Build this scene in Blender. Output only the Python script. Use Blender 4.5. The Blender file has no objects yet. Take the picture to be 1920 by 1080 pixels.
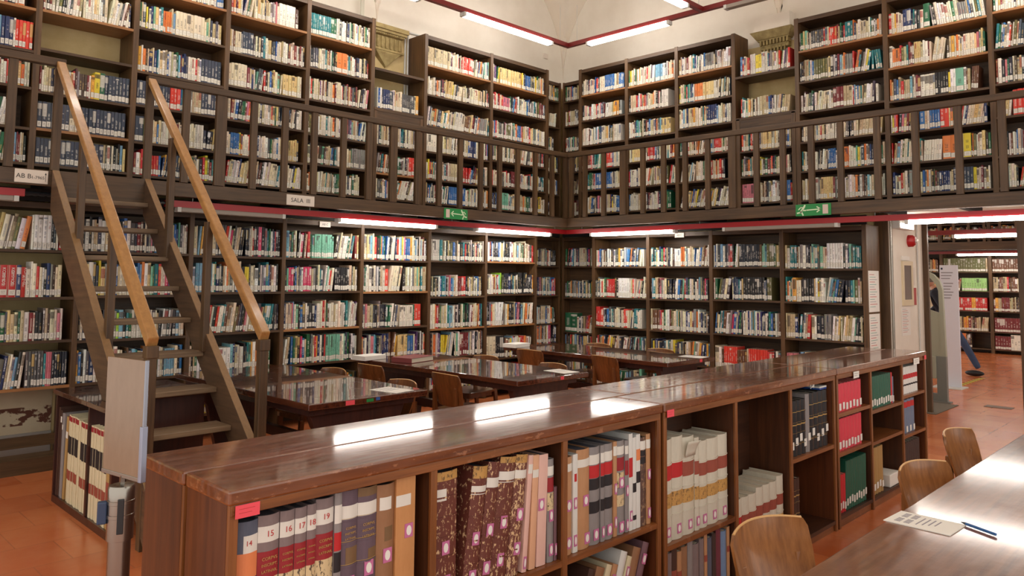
import bpy, bmesh, math, random
from mathutils import Vector, Matrix, Euler
R = math.radians
rng = random.Random(7)
SC = bpy.context.scene
COL = SC.collection

# ---------------------------------------------------------------- camera
cd = bpy.data.cameras.new('camera'); cam = bpy.data.objects.new('camera', cd); COL.objects.link(cam)
right = Vector((0.7007, -0.7134, 0.0092)); down = Vector((0.0602, 0.0464, -0.9971)); fwd = Vector((0.7109, 0.6992, 0.0754))
up = -down
M = Matrix(((right.x, up.x, -fwd.x, 0), (right.y, up.y, -fwd.y, 0), (right.z, up.z, -fwd.z, 1.65), (0, 0, 0, 1)))
cam.matrix_world = M
cd.sensor_width = 36; cd.lens = 36 * 1427.8 / 1920; cd.shift_y = -(540 - 409.4) / 1920
cd.clip_start = 0.05; cd.clip_end = 100
SC.camera = cam
# ---------------------------------------------------------------- world, exposure
w = bpy.data.worlds.new('daylight'); SC.world = w; w.use_nodes = True
w.node_tree.nodes['Background'].inputs[0].default_value = (1.0, 0.945, 0.865, 1)
w.node_tree.nodes['Background'].inputs[1].default_value = 1.5
SC.view_settings.view_transform = 'Standard'; SC.view_settings.look = 'None'
SC.view_settings.gamma = 1; SC.view_settings.exposure = 0.0; SC.view_settings.use_curve_mapping = False
TUBE = 26.0     # strength of the fluorescent tubes

# ---------------------------------------------------------------- palette helpers
def srgb(c):
    return tuple(((v / 255) / 12.92 if v / 255 <= 0.04045 else ((v / 255 + 0.055) / 1.055) ** 2.4) for v in c)

class NT:
    def __init__(s, name):
        s.m = bpy.data.materials.new(name); s.m.use_nodes = True
        s.n = s.m.node_tree.nodes; s.l = s.m.node_tree.links
        s.b = s.n['Principled BSDF']
    def node(s, t, **k):
        o = s.n.new(t)
        for a, v in k.items(): setattr(o, a, v)
        return o
    def set(s, sock, v):
        if isinstance(v, bpy.types.NodeSocket): s.l.new(v, sock)
        elif v is not None:
            if isinstance(v, (tuple, list)) and len(v) == 3 and sock.type == 'RGBA': v = (*v, 1)
            sock.default_value = v
    def math(s, op, a, b=None, c=None, clamp=False):
        o = s.node('ShaderNodeMath', operation=op, use_clamp=clamp)
        s.set(o.inputs[0], a)
        if b is not None: s.set(o.inputs[1], b)
        if c is not None: s.set(o.inputs[2], c)
        return o.outputs[0]
    def mix(s, f, a, b):
        o = s.node('ShaderNodeMix', data_type='RGBA'); s.set(o.inputs[0], f); s.set(o.inputs[6], a); s.set(o.inputs[7], b)
        return o.outputs[2]
    def noise(s, vec, scale=5, detail=3, rough=.5):
        o = s.node('ShaderNodeTexNoise'); s.set(o.inputs['Vector'], vec); o.inputs['Scale'].default_value = scale
        o.inputs['Detail'].default_value = detail; o.inputs['Roughness'].default_value = rough
        return o.outputs['Fac']
    def coord(s, kind='Object'): return s.node('ShaderNodeTexCoord').outputs[kind]
    def mapping(s, vec, scale=(1, 1, 1), loc=(0, 0, 0)):
        o = s.node('ShaderNodeMapping'); s.set(o.inputs[0], vec); o.inputs['Scale'].default_value = scale; o.inputs['Location'].default_value = loc
        return o.outputs[0]
    def ramp(s, f, lo, hi):
        o = s.node('ShaderNodeMapRange'); s.set(o.inputs[0], f); o.inputs[1].default_value = lo; o.inputs[2].default_value = hi
        return o.outputs[0]
    def col(s, c): s.set(s.b.inputs['Base Color'], c)
    def rough(s, v): s.set(s.b.inputs['Roughness'], v)
    def bump(s, h, strength=.2, dist=.01):
        o = s.node('ShaderNodeBump'); o.inputs['Strength'].default_value = strength; o.inputs['Distance'].default_value = dist
        s.set(o.inputs['Height'], h); s.l.new(o.outputs[0], s.b.inputs['Normal'])

def plain(name, c, rough=.5, metal=0, coat=0):
    t = NT(name); t.col(srgb(c)); t.rough(rough); t.b.inputs['Metallic'].default_value = metal
    t.b.inputs['Coat Weight'].default_value = coat
    return t.m

def wood(name, dark, light, axis='x', rough=.45, coat=0, coat_rough=.1, scale=1, wear=None, bump=.05, wave=0, edge_wear=None, wscale=9, top_wear=None, wmap=(1, 1, 1)):
    t = NT(name)
    sc = {'x': (1.2, 22, 22), 'y': (22, 1.2, 22), 'z': (22, 22, 1.2)}[axis]
    v = t.mapping(t.coord(), tuple(a * scale for a in sc))
    g = t.noise(v, 1.6, 5, .65)
    big = t.noise(t.coord(), 1.7, 2)
    f = t.ramp(t.math('ADD', t.math('MULTIPLY', g, .75), t.math('MULTIPLY', big, .35)), .38, .75)
    c = t.mix(f, srgb(dark), srgb(light))
    if wear:
        wn = t.noise(t.coord(), 9, 6, .7)
        c = t.mix(t.ramp(wn, .60, .66), c, srgb(wear))
    t.col(c)
    t.rough(t.math('ADD', t.math('MULTIPLY', t.noise(t.coord(), 6, 3), .18), rough - .09))
    t.b.inputs['Coat Weight'].default_value = coat; t.b.inputs['Coat Roughness'].default_value = coat_rough
    if edge_wear:
        geo = t.node('ShaderNodeNewGeometry'); sp = t.node('ShaderNodeSeparateXYZ'); t.l.new(geo.outputs['Normal'], sp.inputs[0])
        tc = t.node('ShaderNodeSeparateXYZ'); t.l.new(t.coord(), tc.inputs[0])
        wn = t.noise(t.mapping(t.coord(), (1, 1, 2.2)), 14, 6, .72)
        mk = t.math('MULTIPLY', t.ramp(wn, .57, .61), t.math('LESS_THAN', sp.outputs[2], .75))
        c2 = t.mix(t.math('MULTIPLY', mk, .65), c, srgb(edge_wear)); t.col(c2)
    if top_wear:
        geo = t.node('ShaderNodeNewGeometry'); sp = t.node('ShaderNodeSeparateXYZ'); t.l.new(geo.outputs['Normal'], sp.inputs[0])
        t.col(t.mix(t.math('MULTIPLY', t.math('GREATER_THAN', sp.outputs[2], .4), .75), c, t.mix(g, srgb(tuple(v * .8 for v in top_wear)), srgb(top_wear))))
    if wave:
        # hand-worn varnish: gently uneven surface
        h = t.noise(t.mapping(t.coord(), wmap), wscale, 2, .55); h2 = t.noise(t.coord(), wscale * 4, 2, .5)
        t.bump(t.math('ADD', h, t.math('MULTIPLY', h2, .12)), wave, .015)
    elif bump: t.bump(g, bump, .004)
    return t.m

SHX = wood('shelf_wood_x', (54, 36, 22), (98, 71, 45), 'x', .5)
SHY = wood('shelf_wood_y', (54, 36, 22), (98, 71, 45), 'y', .5)
SHZ = wood('shelf_wood_z', (62, 42, 25), (114, 83, 52), 'z', .45)
ORX = wood('pale_shelf_wood_x', (138, 92, 52), (176, 124, 76), 'x', .45)
ORY = wood('pale_shelf_wood_y', (138, 92, 52), (176, 124, 76), 'y', .45)
BMX = wood('gallery_beam_wood_x', (58, 41, 26), (98, 73, 47), 'x', .45, wear=None)
BMY = wood('gallery_beam_wood_y', (58, 41, 26), (98, 73, 47), 'y', .45)
BMZ = wood('gallery_post_wood', (60, 42, 26), (102, 76, 48), 'z', .45)
HAND = wood('worn_handrail_wood', (150, 106, 60), (180, 133, 78), 'y', .32, coat=.3)
STRW = wood('stair_wood', (66, 48, 35), (106, 80, 57), 'y', .5, top_wear=(160, 122, 78))
TREADW = wood('worn_tread_wood', (92, 72, 54), (146, 122, 94), 'x', .5)
CTR = wood('polished_counter_wood', (88, 42, 16), (138, 76, 34), 'x', .34, coat=1, coat_rough=.075, wave=1.0, wscale=4.5, wmap=(.7, 2.4, 1), edge_wear=(168, 112, 78))
CTRE = wood('counter_edge_wood', (96, 52, 22), (152, 92, 46), 'x', .38, coat=.15, wear=(150, 98, 66))
CTRZ = wood('counter_upright_wood', (100, 56, 24), (152, 94, 48), 'z', .4, coat=.15)
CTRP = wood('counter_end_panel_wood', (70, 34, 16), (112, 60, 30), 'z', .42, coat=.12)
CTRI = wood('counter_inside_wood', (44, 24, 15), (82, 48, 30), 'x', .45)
TBL = wood('varnished_table_wood', (58, 26, 16), (104, 54, 32), 'y', .25, coat=1, coat_rough=.03, wave=.14, wscale=14)
TBLG = wood('satin_table_wood', (98, 56, 30), (146, 94, 56), 'x', .36, coat=.9, coat_rough=.10, wave=1.0, wscale=3.5, wmap=(.7, 2.4, 1))
PED = wood('table_base_wood', (44, 20, 18), (74, 38, 30), 'z', .4, coat=.3)
CHR = wood('bent_plywood', (124, 78, 40), (176, 118, 66), 'z', .34, coat=.35)
CHRD = wood('dark_bent_plywood', (94, 54, 26), (142, 86, 44), 'z', .32, coat=.4)
PLYE = plain('pale_ply_edge', (208, 162, 104), .4)
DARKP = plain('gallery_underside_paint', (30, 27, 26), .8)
RED = plain('red_metal_track', (170, 22, 30), .35)
DRED = plain('dark_red_metal_track', (122, 32, 32), .4)
WHITEM = plain('white_metal', (205, 205, 200), .4)
STEEL = plain('brushed_steel', (150, 144, 136), .26, 1)
BLACK = plain('black_plastic', (28, 30, 34), .4)
NAVY = plain('dark_blue_plastic', (44, 62, 92), .4)
PAPER = plain('white_paper', (236, 234, 228), .7)
PINK = plain('pink_sticker', (238, 82, 96), .6)
INK = plain('dark_ink', (34, 34, 36), .6)
REDINK = plain('red_ink', (190, 60, 60), .6)
GOLD = plain('gold_tooling', (196, 160, 96), .4, .3)
SIGNW = plain('cream_sign_plate', (222, 212, 200), .5)
GREEN = plain('green_exit_plate', (34, 138, 70), .45)
LABEL = plain('white_spine_label', (226, 224, 214), .6)

def tube_mat(name, s, on=True):
    t = NT(name); t.col((.9, .9, .9))
    if on:
        t.b.inputs['Emission Color'].default_value = (1.0, .93, .84, 1); t.b.inputs['Emission Strength'].default_value = s
    return t.m
LAMP = tube_mat('lit_tube_diffuser', TUBE); LAMPOFF = plain('unlit_tube_diffuser', (150, 140, 130), .4)

def plaster(name, a, b, scale=1.5, rough=.85):
    t = NT(name); n = t.noise(t.coord(), scale, 5, .6)
    t.col(t.mix(t.ramp(n, .35, .7), srgb(a), srgb(b))); t.rough(rough); t.bump(t.noise(t.coord(), 25, 4), .08, .01)
    return t.m
WALLW = plaster('white_wall_plaster', (238, 233, 222), (226, 219, 206))
OCHRE = plaster('ochre_wall_plaster', (214, 192, 142), (192, 168, 116), 3)
STONE = plaster('carved_stone', (178, 160, 110), (140, 122, 80), 12)
VAULT = plaster('vault_plaster', (234, 225, 210), (226, 214, 197))

def floor_mat():
    t = NT('terracotta_tiles')
    v = t.mapping(t.coord(), (1, 1, 1), (-1.47, -5.38, 0))
    br = t.node('ShaderNodeTexBrick', offset=0.5, squash=1.0)
    t.l.new(v, br.inputs['Vector']); br.inputs['Scale'].default_value = 1
    br.inputs['Brick Width'].default_value = .4; br.inputs['Row Height'].default_value = .4; br.inputs['Mortar Size'].default_value = .004
    br.inputs['Mortar Smooth'].default_value = .2
    br.inputs['Color1'].default_value = (*srgb((206, 118, 70)), 1); br.inputs['Color2'].default_value = (*srgb((190, 100, 56)), 1)
    br.inputs['Mortar'].default_value = (*srgb((172, 98, 60)), 1)
    n = t.noise(t.coord(), 2.2, 5, .65)
    c = t.mix(t.math('MULTIPLY', t.ramp(n, .4, .75), .45), br.outputs['Color'], srgb((218, 146, 98)))
    t.col(c); t.rough(t.math('ADD', t.math('MULTIPLY', n, .2), .12)); t.b.inputs['Specular IOR Level'].default_value = .6
    t.bump(br.outputs['Fac'], -.15, .003)
    return t.m
FLOOR = floor_mat()

# ---------------------------------------------------------------- books: colour attribute shader
def book_mat(labels):
    t = NT('book_covers_labelled' if labels else 'book_covers')
    A = t.node('ShaderNodeAttribute', attribute_name='Col'); B = t.node('ShaderNodeAttribute', attribute_name='Txt')
    code = A.outputs['Alpha']; seed = B.outputs['Alpha']
    uv = t.node('ShaderNodeUVMap', uv_map='metres').outputs[0]; nn = t.node('ShaderNodeUVMap', uv_map='unit').outputs[0]
    su = t.node('ShaderNodeSeparateXYZ'); t.l.new(uv, su.inputs[0]); sn = t.node('ShaderNodeSeparateXYZ'); t.l.new(nn, sn.inputs[0])
    U, V, NX, NY = su.outputs[0], su.outputs[1], sn.outputs[0], sn.outputs[1]
    spine = t.math('GREATER_THAN', code, .5)
    cv = t.node('ShaderNodeCombineXYZ'); t.set(cv.inputs[0], t.math('MULTIPLY', U, 420)); t.set(cv.inputs[1], t.math('MULTIPLY', V, 270)); t.set(cv.inputs[2], t.math('MULTIPLY', seed, 97))
    tx = t.math('GREATER_THAN', t.noise(cv.outputs[0], 1, 1), .5)
    cw = t.node('ShaderNodeCombineXYZ'); t.set(cw.inputs[1], t.math('MULTIPLY', V, 26)); t.set(cw.inputs[2], t.math('MULTIPLY', seed, 31))
    tx = t.math('MULTIPLY', tx, t.math('GREATER_THAN', t.noise(cw.outputs[0], 1, 1), .47))
    offc = t.math('ABSOLUTE', t.math('SUBTRACT', NX, .5))
    top = t.math('ADD', .62, t.math('MULTIPLY', seed, .32))
    zone = t.math('MULTIPLY', t.math('LESS_THAN', offc, .2), t.math('MULTIPLY', t.math('GREATER_THAN', NY, .34), t.math('LESS_THAN', NY, top)))
    txt = t.math('MULTIPLY', t.math('MULTIPLY', tx, zone), t.math('MULTIPLY', spine, .8))
    # a band of the second colour near the head of some spines
    band = t.math('MULTIPLY', t.math('MULTIPLY', t.math('GREATER_THAN', seed, .72), t.math('GREATER_THAN', NY, t.math('ADD', .45, t.math('MULTIPLY', t.math('FRACT', t.math('MULTIPLY', seed, 7.3)), .5)))), spine)
    band = t.math('MULTIPLY', band, t.math('LESS_THAN', NY, .93))
    c = t.mix(t.math('MULTIPLY', band, .75), A.outputs['Color'], B.outputs['Color'])
    c = t.mix(txt, c, B.outputs['Color'])
    # paper tone of the page block
    pg = t.math('LESS_THAN', code, .1)
    if labels:
        lo = t.math('ADD', .010, t.math('MULTIPLY', t.math('FRACT', t.math('MULTIPLY', seed, 13.7)), .010))
        hgt = t.math('SUBTRACT', V, lo)
        lab = t.math('MULTIPLY', t.math('MULTIPLY', t.math('GREATER_THAN', hgt, 0), t.math('LESS_THAN', hgt, .050)), t.math('GREATER_THAN', code, .8))
        edge = t.math('MAXIMUM', t.math('GREATER_THAN', offc, .42), t.math('MAXIMUM', t.math('LESS_THAN', hgt, .003), t.math('GREATER_THAN', hgt, .0465)))
        inner = t.math('MULTIPLY', t.math('LESS_THAN', offc, .26), t.math('MULTIPLY', t.math('GREATER_THAN', hgt, .010), t.math('LESS_THAN', hgt, .038)))
        lc = t.mix(t.math('MULTIPLY', edge, .6), srgb((236, 232, 220)), srgb((112, 104, 96)))
        lc = t.mix(t.math('MULTIPLY', inner, t.math('MULTIPLY', t.math('GREATER_THAN', t.noise(cv.outputs[0], 2.2, 0), .52), .45)), lc, srgb((90, 84, 80)))
        c = t.mix(lab, c, lc)
    c = t.mix(pg, c, t.mix(t.math('GREATER_THAN', t.noise(cv.outputs[0], 3, 1), .5), srgb((214, 204, 184)), srgb((180, 168, 148))))
    t.col(c); t.rough(t.math('ADD', .28, t.math('MULTIPLY', t.math('FRACT', t.math('MULTIPLY', seed, 5.1)), .35)))
    return t.m
BOOKL = book_mat(True); BOOKN = book_mat(False)

# ---------------------------------------------------------------- mesh builder
class MB:
    def __init__(s): s.v = []; s.f = []; s.smooth = False
    def add(s, vs, fs):
        o = len(s.v); s.v += [tuple(v) for v in vs]; s.f += [tuple(i + o for i in f) for f in fs]; return s
    def box(s, x0, x1, y0, y1, z0, z1, M=None):
        if x0 > x1: x0, x1 = x1, x0
        if y0 > y1: y0, y1 = y1, y0
        if z0 > z1: z0, z1 = z1, z0
        vs = [(x0, y0, z0), (x1, y0, z0), (x1, y1, z0), (x0, y1, z0), (x0, y0, z1), (x1, y0, z1), (x1, y1, z1), (x0, y1, z1)]
        if M: vs = [tuple(M @ Vector(v)) for v in vs]
        return s.add(vs, [(0, 3, 2, 1), (4, 5, 6, 7), (0, 1, 5, 4), (1, 2, 6, 5), (2, 3, 7, 6), (3, 0, 4, 7)])
    def prism(s, poly, a0, a1, axis='x'):
        """poly: 2D points; extruded along axis. x:(y,z)  y:(x,z)  z:(x,y)"""
        n = len(poly)
        def P(p, a): return {'x': (a, p[0], p[1]), 'y': (p[0], a, p[1]), 'z': (p[0], p[1], a)}[axis]
        return s.add([P(p, a0) for p in poly] + [P(p, a1) for p in poly],
                     [tuple(range(n))[::-1], tuple(range(n, 2 * n))] + [(i, (i + 1) % n, n + (i + 1) % n, n + i) for i in range(n)])
    def tube(s, pts, r, n=10, radii=None):
        pts = [Vector(p) for p in pts]; rings = []
        for i, p in enumerate(pts):
            d = (pts[min(i + 1, len(pts) - 1)] - pts[max(i - 1, 0)]).normalized()
            a = d.orthogonal().normalized() if i == 0 else (a - d * a.dot(d)).normalized()
            b = d.cross(a); rr = radii[i] if radii else r
            rings.append([p + (a * math.cos(2 * math.pi * k / n) + b * math.sin(2 * math.pi * k / n)) * rr for k in range(n)])
        vs = [v for rg in rings for v in rg]; fs = []
        for i in range(len(pts) - 1):
            for k in range(n): fs.append((i * n + k, i * n + (k + 1) % n, (i + 1) * n + (k + 1) % n, (i + 1) * n + k))
        fs += [tuple(range(n))[::-1], tuple((len(pts) - 1) * n + k for k in range(n))]
        return s.add(vs, fs)
    def lathe(s, prof, cx=0, cy=0, n=28):
        vs = []; fs = []
        for r, z in prof:
            for k in range(n): vs.append((cx + r * math.cos(2 * math.pi * k / n), cy + r * math.sin(2 * math.pi * k / n), z))
        for i in range(len(prof) - 1):
            for k in range(n): fs.append((i * n + k, i * n + (k + 1) % n, (i + 1) * n + (k + 1) % n, (i + 1) * n + k))
        fs += [tuple(range(n))[::-1], tuple((len(prof) - 1) * n + k for k in range(n))]
        return s.add(vs, fs)
    def build(s, name, mat, parent=None, smooth=False, bevel=0, local=False):
        off = Vector((0, 0, 0))
        if parent is not None and not local:
            p = parent
            while p is not None: off += p.location; p = p.parent
        me = bpy.data.meshes.new(name)
        me.from_pydata([tuple(Vector(v) - off) for v in s.v], [], s.f)
        bm = bmesh.new(); bm.from_mesh(me); bmesh.ops.recalc_face_normals(bm, faces=bm.faces)
        bm.to_mesh(me); bm.free()
        me.materials.append(mat)
        if smooth: me.polygons.foreach_set('use_smooth', [True] * len(me.polygons))
        o = bpy.data.objects.new(name, me); COL.objects.link(o)
        if parent is not None: o.parent = parent
        if bevel:
            b = o.modifiers.new('bevel', 'BEVEL'); b.width = bevel; b.segments = 2; b.limit_method = 'ANGLE'
        if smooth:
            try: me.set_sharp_from_angle(angle=R(40))
            except Exception: pass
        return o

def tag(o, label=None, cat=None, group=None, kind=None):
    if label: o['label'] = label
    if cat: o['category'] = cat
    if group: o['group'] = group
    if kind: o['kind'] = kind
    return o
def empty(name, loc, rz=0, ry=0, label=None, cat=None, group=None):
    o = bpy.data.objects.new(name, None); COL.objects.link(o); o.location = loc; o.rotation_euler = (0, ry, rz); o.empty_display_size = .1
    return tag(o, label, cat, group)
def copy_tree(o, parent=None):
    c = o.copy(); COL.objects.link(c); c.parent = parent
    for ch in list(o.children): copy_tree(ch, c)
    return c
def structure(mb, name, mat, **k):
    return tag(mb.build(name, mat, **k), kind='structure')

TXT = []
def text(s, size, mat, parent, loc, rot, name='lettering', align='CENTER', ext=.0004, sx=1):
    """text that lies in local xy plane, rotated; turned into a mesh"""
    cu = bpy.data.curves.new(name, 'FONT'); cu.body = s; cu.size = size; cu.align_x = align; cu.align_y = 'CENTER'; cu.extrude = ext; cu.resolution_u = 3
    tmp = bpy.data.objects.new(name, cu); COL.objects.link(tmp)
    bpy.context.view_layer.update()
    me = bpy.data.meshes.new_from_object(tmp.evaluated_get(bpy.context.evaluated_depsgraph_get()))
    bpy.data.objects.remove(tmp); bpy.data.curves.remove(cu)
    me.materials.clear(); me.materials.append(mat)
    o = bpy.data.objects.new(name, me); COL.objects.link(o); o.parent = parent
    off = Vector((0, 0, 0)); p = parent
    o.location = loc; o.rotation_euler = rot; o.scale = (sx, 1, 1)
    return o

# ================================================================= THE SETTING
YL, XR = 8.03, 9.33          # plaster faces of the left and right walls
GY, GX = 7.07, 8.31          # front of the gallery
structure(MB().box(-3, 22, -4, 9, -.1, 0), 'floor', FLOOR)
structure(MB().box(-3, XR + 1.25, YL, YL + .3, 0, 7), 'wall_left', WALLW)
structure(MB().box(-3, 6.14, YL - .012, YL, 0, 4.86).box(6.14, XR, YL - .012, YL, 0, 4.70), 'trim_1', OCHRE)       # ochre plaster zone behind the shelves
m = MB(); m.box(XR, XR + 1.22, 3.06, YL + .3, 0, 7).box(XR, XR + 1.22, -3, 3.06, 2.42, 7).box(XR, XR + 1.22, -3, 1.1, 0, 2.42)
structure(m, 'wall_right', WALLW)
structure(MB().box(XR - .012, XR, 3.16, YL, 0, 4.70).box(XR - .012, XR, -3, 3.16, 2.484, 4.70), 'trim_2', OCHRE)
structure(MB().box(XR - .03, XR, 3.062, 3.20, 0, 2.42), 'trim_3', BMZ)
structure(MB().box(XR + 1.2, XR + 1.25, 3.0, 3.07, 0, 2.42), 'trim_4', BMZ)

def vault():
    """groin vault: height over each bay follows two crossing half-barrels"""
    r, z0 = 1.85, 4.83
    def g(d):
        d = abs(d) % (2 * r); d = min(d, 2 * r - d); return math.sqrt(max(0, r * r - (r - d) ** 2))
    xs = []; x = XR
    def axis(hi, lo):
        out = []; t = 0
        fr = [0, .01, .03, .07, .13, .2, .3, .42, .58, .75, .95, 1.2, 1.5, 1.85]
        k = 0
        while hi - k * 2 * r > lo:
            for f in fr: out.append(hi - k * 2 * r - f)
            for f in fr[::-1][1:]: out.append(hi - k * 2 * r - 2 * r + f)
            k += 1
        return sorted(set(round(v, 4) for v in out if v > lo - .3))
    X = axis(XR, -3); Y = axis(YL, -4)
    vs = [(x, y, z0 + max(g(XR - x), g(YL - y))) for x in X for y in Y]; n = len(Y)
    fs = [(i * n + j, i * n + j + 1, (i + 1) * n + j + 1, (i + 1) * n + j) for i in range(len(X) - 1) for j in range(n - 1)]
    mb = MB().add(vs, fs); o = structure(mb, 'ceiling', VAULT, smooth=True)
    sd = o.modifiers.new('thickness', 'SOLIDIFY'); sd.thickness = .08; sd.offset = 1
vault()

# far room behind the doorway
structure(MB().box(20.5, 20.7, -4, 9, 0, 5), 'wall_far', WALLW)
structure(MB().box(XR + 1.22, 20.7, -4, 9, 5, 5.1), 'ceiling_far', WALLW)
structure(MB().box(10.85, 11.1, 1.2, 2.1, 0, 2.42), 'trim_5', BMZ)
def peeling():
    t = NT('peeling_low_plaster'); n = t.noise(t.mapping(t.coord(), (1, 1, 1.6)), 5, 6, .65); n2 = t.noise(t.coord(), 2, 4)
    sz = t.node('ShaderNodeSeparateXYZ'); t.l.new(t.coord(), sz.inputs[0])
    band = t.math('MULTIPLY', t.math('GREATER_THAN', sz.outputs[2], .27), t.math('LESS_THAN', sz.outputs[2], .43))
    c = t.mix(t.ramp(n2, .35, .7), srgb((214, 198, 168)), srgb((184, 164, 130)))
    t.col(t.mix(t.math('MULTIPLY', t.ramp(n, .50, .53), band), c, srgb((104, 62, 46)))); t.rough(.85); return t.m
structure(MB().box(-3, 2.12, YL - .02, YL - .0125, .2, .64), 'trim_9', peeling())
structure(MB().box(-3, 2.12, 7.27, 7.50, 0, .12), 'baseboard_left', BMX)
structure(MB().box(-3, 2.12, 7.50, 7.54, .17, .26), 'trim_7', BMX)
structure(MB().box(-3, 2.12, YL - .04, YL - .012, 0, .2), 'trim_8', plain('grey_skirting_paint', (170, 166, 160), .6))

# ================================================================= BOOKS
PAL = dict(
    cream=(226, 214, 186), ivory=(236, 230, 214), buff=(206, 190, 154), sand=(190, 172, 136), straw=(222, 196, 136), white=(238, 238, 234),
    paper=(214, 208, 196), grey=(138, 136, 132), dgrey=(84, 84, 86), black=(36, 34, 36), ink=(30, 34, 48), slate=(62, 70, 88), palegreen=(158, 206, 128), navy=(38, 52, 98),
    blue=(48, 104, 168), sky=(122, 170, 196), teal=(38, 122, 128), green=(40, 104, 70), mint=(122, 186, 160), lime=(150, 200, 60), olive=(104, 104, 62),
    red=(196, 48, 46), scarlet=(222, 66, 52), maroon=(122, 44, 48), rose=(206, 118, 132), pink=(208, 60, 104), orange=(224, 128, 62), amber=(226, 164, 66),
    yellow=(228, 206, 60), brown=(112, 74, 52), umber=(74, 54, 44), purple=(92, 62, 112))
NAMES = dict(cream='cream', ivory='ivory', buff='buff', sand='sand-coloured', straw='straw-yellow', white='white', paper='pale grey', grey='grey', dgrey='dark grey',
    black='black', ink='ink-blue', slate='slate-blue', palegreen='pale green', navy='navy', blue='blue', sky='light blue', teal='teal', green='green', mint='mint green', lime='lime green',
    olive='olive', red='red', scarlet='bright red', maroon='maroon', rose='rose', pink='deep pink', orange='orange', amber='amber', yellow='yellow', brown='brown',
    umber='dark brown', purple='purple')
MIX_UP = [('cream', 15), ('ivory', 12), ('buff', 9), ('sand', 6), ('straw', 5), ('paper', 6), ('white', 4), ('grey', 2.5), ('dgrey', 3), ('black', 5), ('ink', 3), ('slate', 3), ('navy', 3), ('blue', 3),
          ('sky', 2), ('teal', 3), ('green', 2.5), ('mint', 1), ('olive', 1.2), ('red', 3), ('scarlet', 1.3), ('maroon', 4), ('rose', 1.5), ('orange', 2.5), ('amber', 1.3), ('yellow', 1.2), ('brown', 2), ('umber', 2), ('purple', .8)]
MIX_LO = [('cream', 9), ('ivory', 9), ('buff', 5), ('sand', 4), ('straw', 3), ('paper', 9), ('white', 8), ('grey', 4), ('dgrey', 6), ('black', 9), ('ink', 5), ('slate', 4), ('navy', 4), ('blue', 4),
          ('sky', 4), ('teal', 4.5), ('green', 3), ('mint', 2), ('lime', .5), ('olive', 1.2), ('red', 3.2), ('scarlet', 1.2), ('maroon', 2.5), ('rose', 1.6), ('pink', 1), ('orange', 2), ('amber', 1), ('yellow', 1.4), ('brown', 2), ('umber', 2), ('purple', 1)]
MIX_OLD = [('brown', 6), ('umber', 3), ('amber', 3), ('orange', 2), ('maroon', 3), ('sand', 5), ('red', 1), ('buff', 3)]
def pick(mix):
    t = rng.random() * sum(w for _, w in mix)
    for n, w_ in mix:
        t -= w_
        if t <= 0: return n
    return mix[0][0]
def vary(c, a=10):
    d = rng.uniform(-a, a); return tuple(max(4, min(250, v + d + rng.uniform(-a / 2, a / 2))) for v in c)
DARKSET = {'black', 'ink', 'slate', 'navy', 'blue', 'teal', 'green', 'olive', 'maroon', 'red', 'scarlet', 'brown', 'umber', 'purple', 'dgrey', 'pink'}

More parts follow.
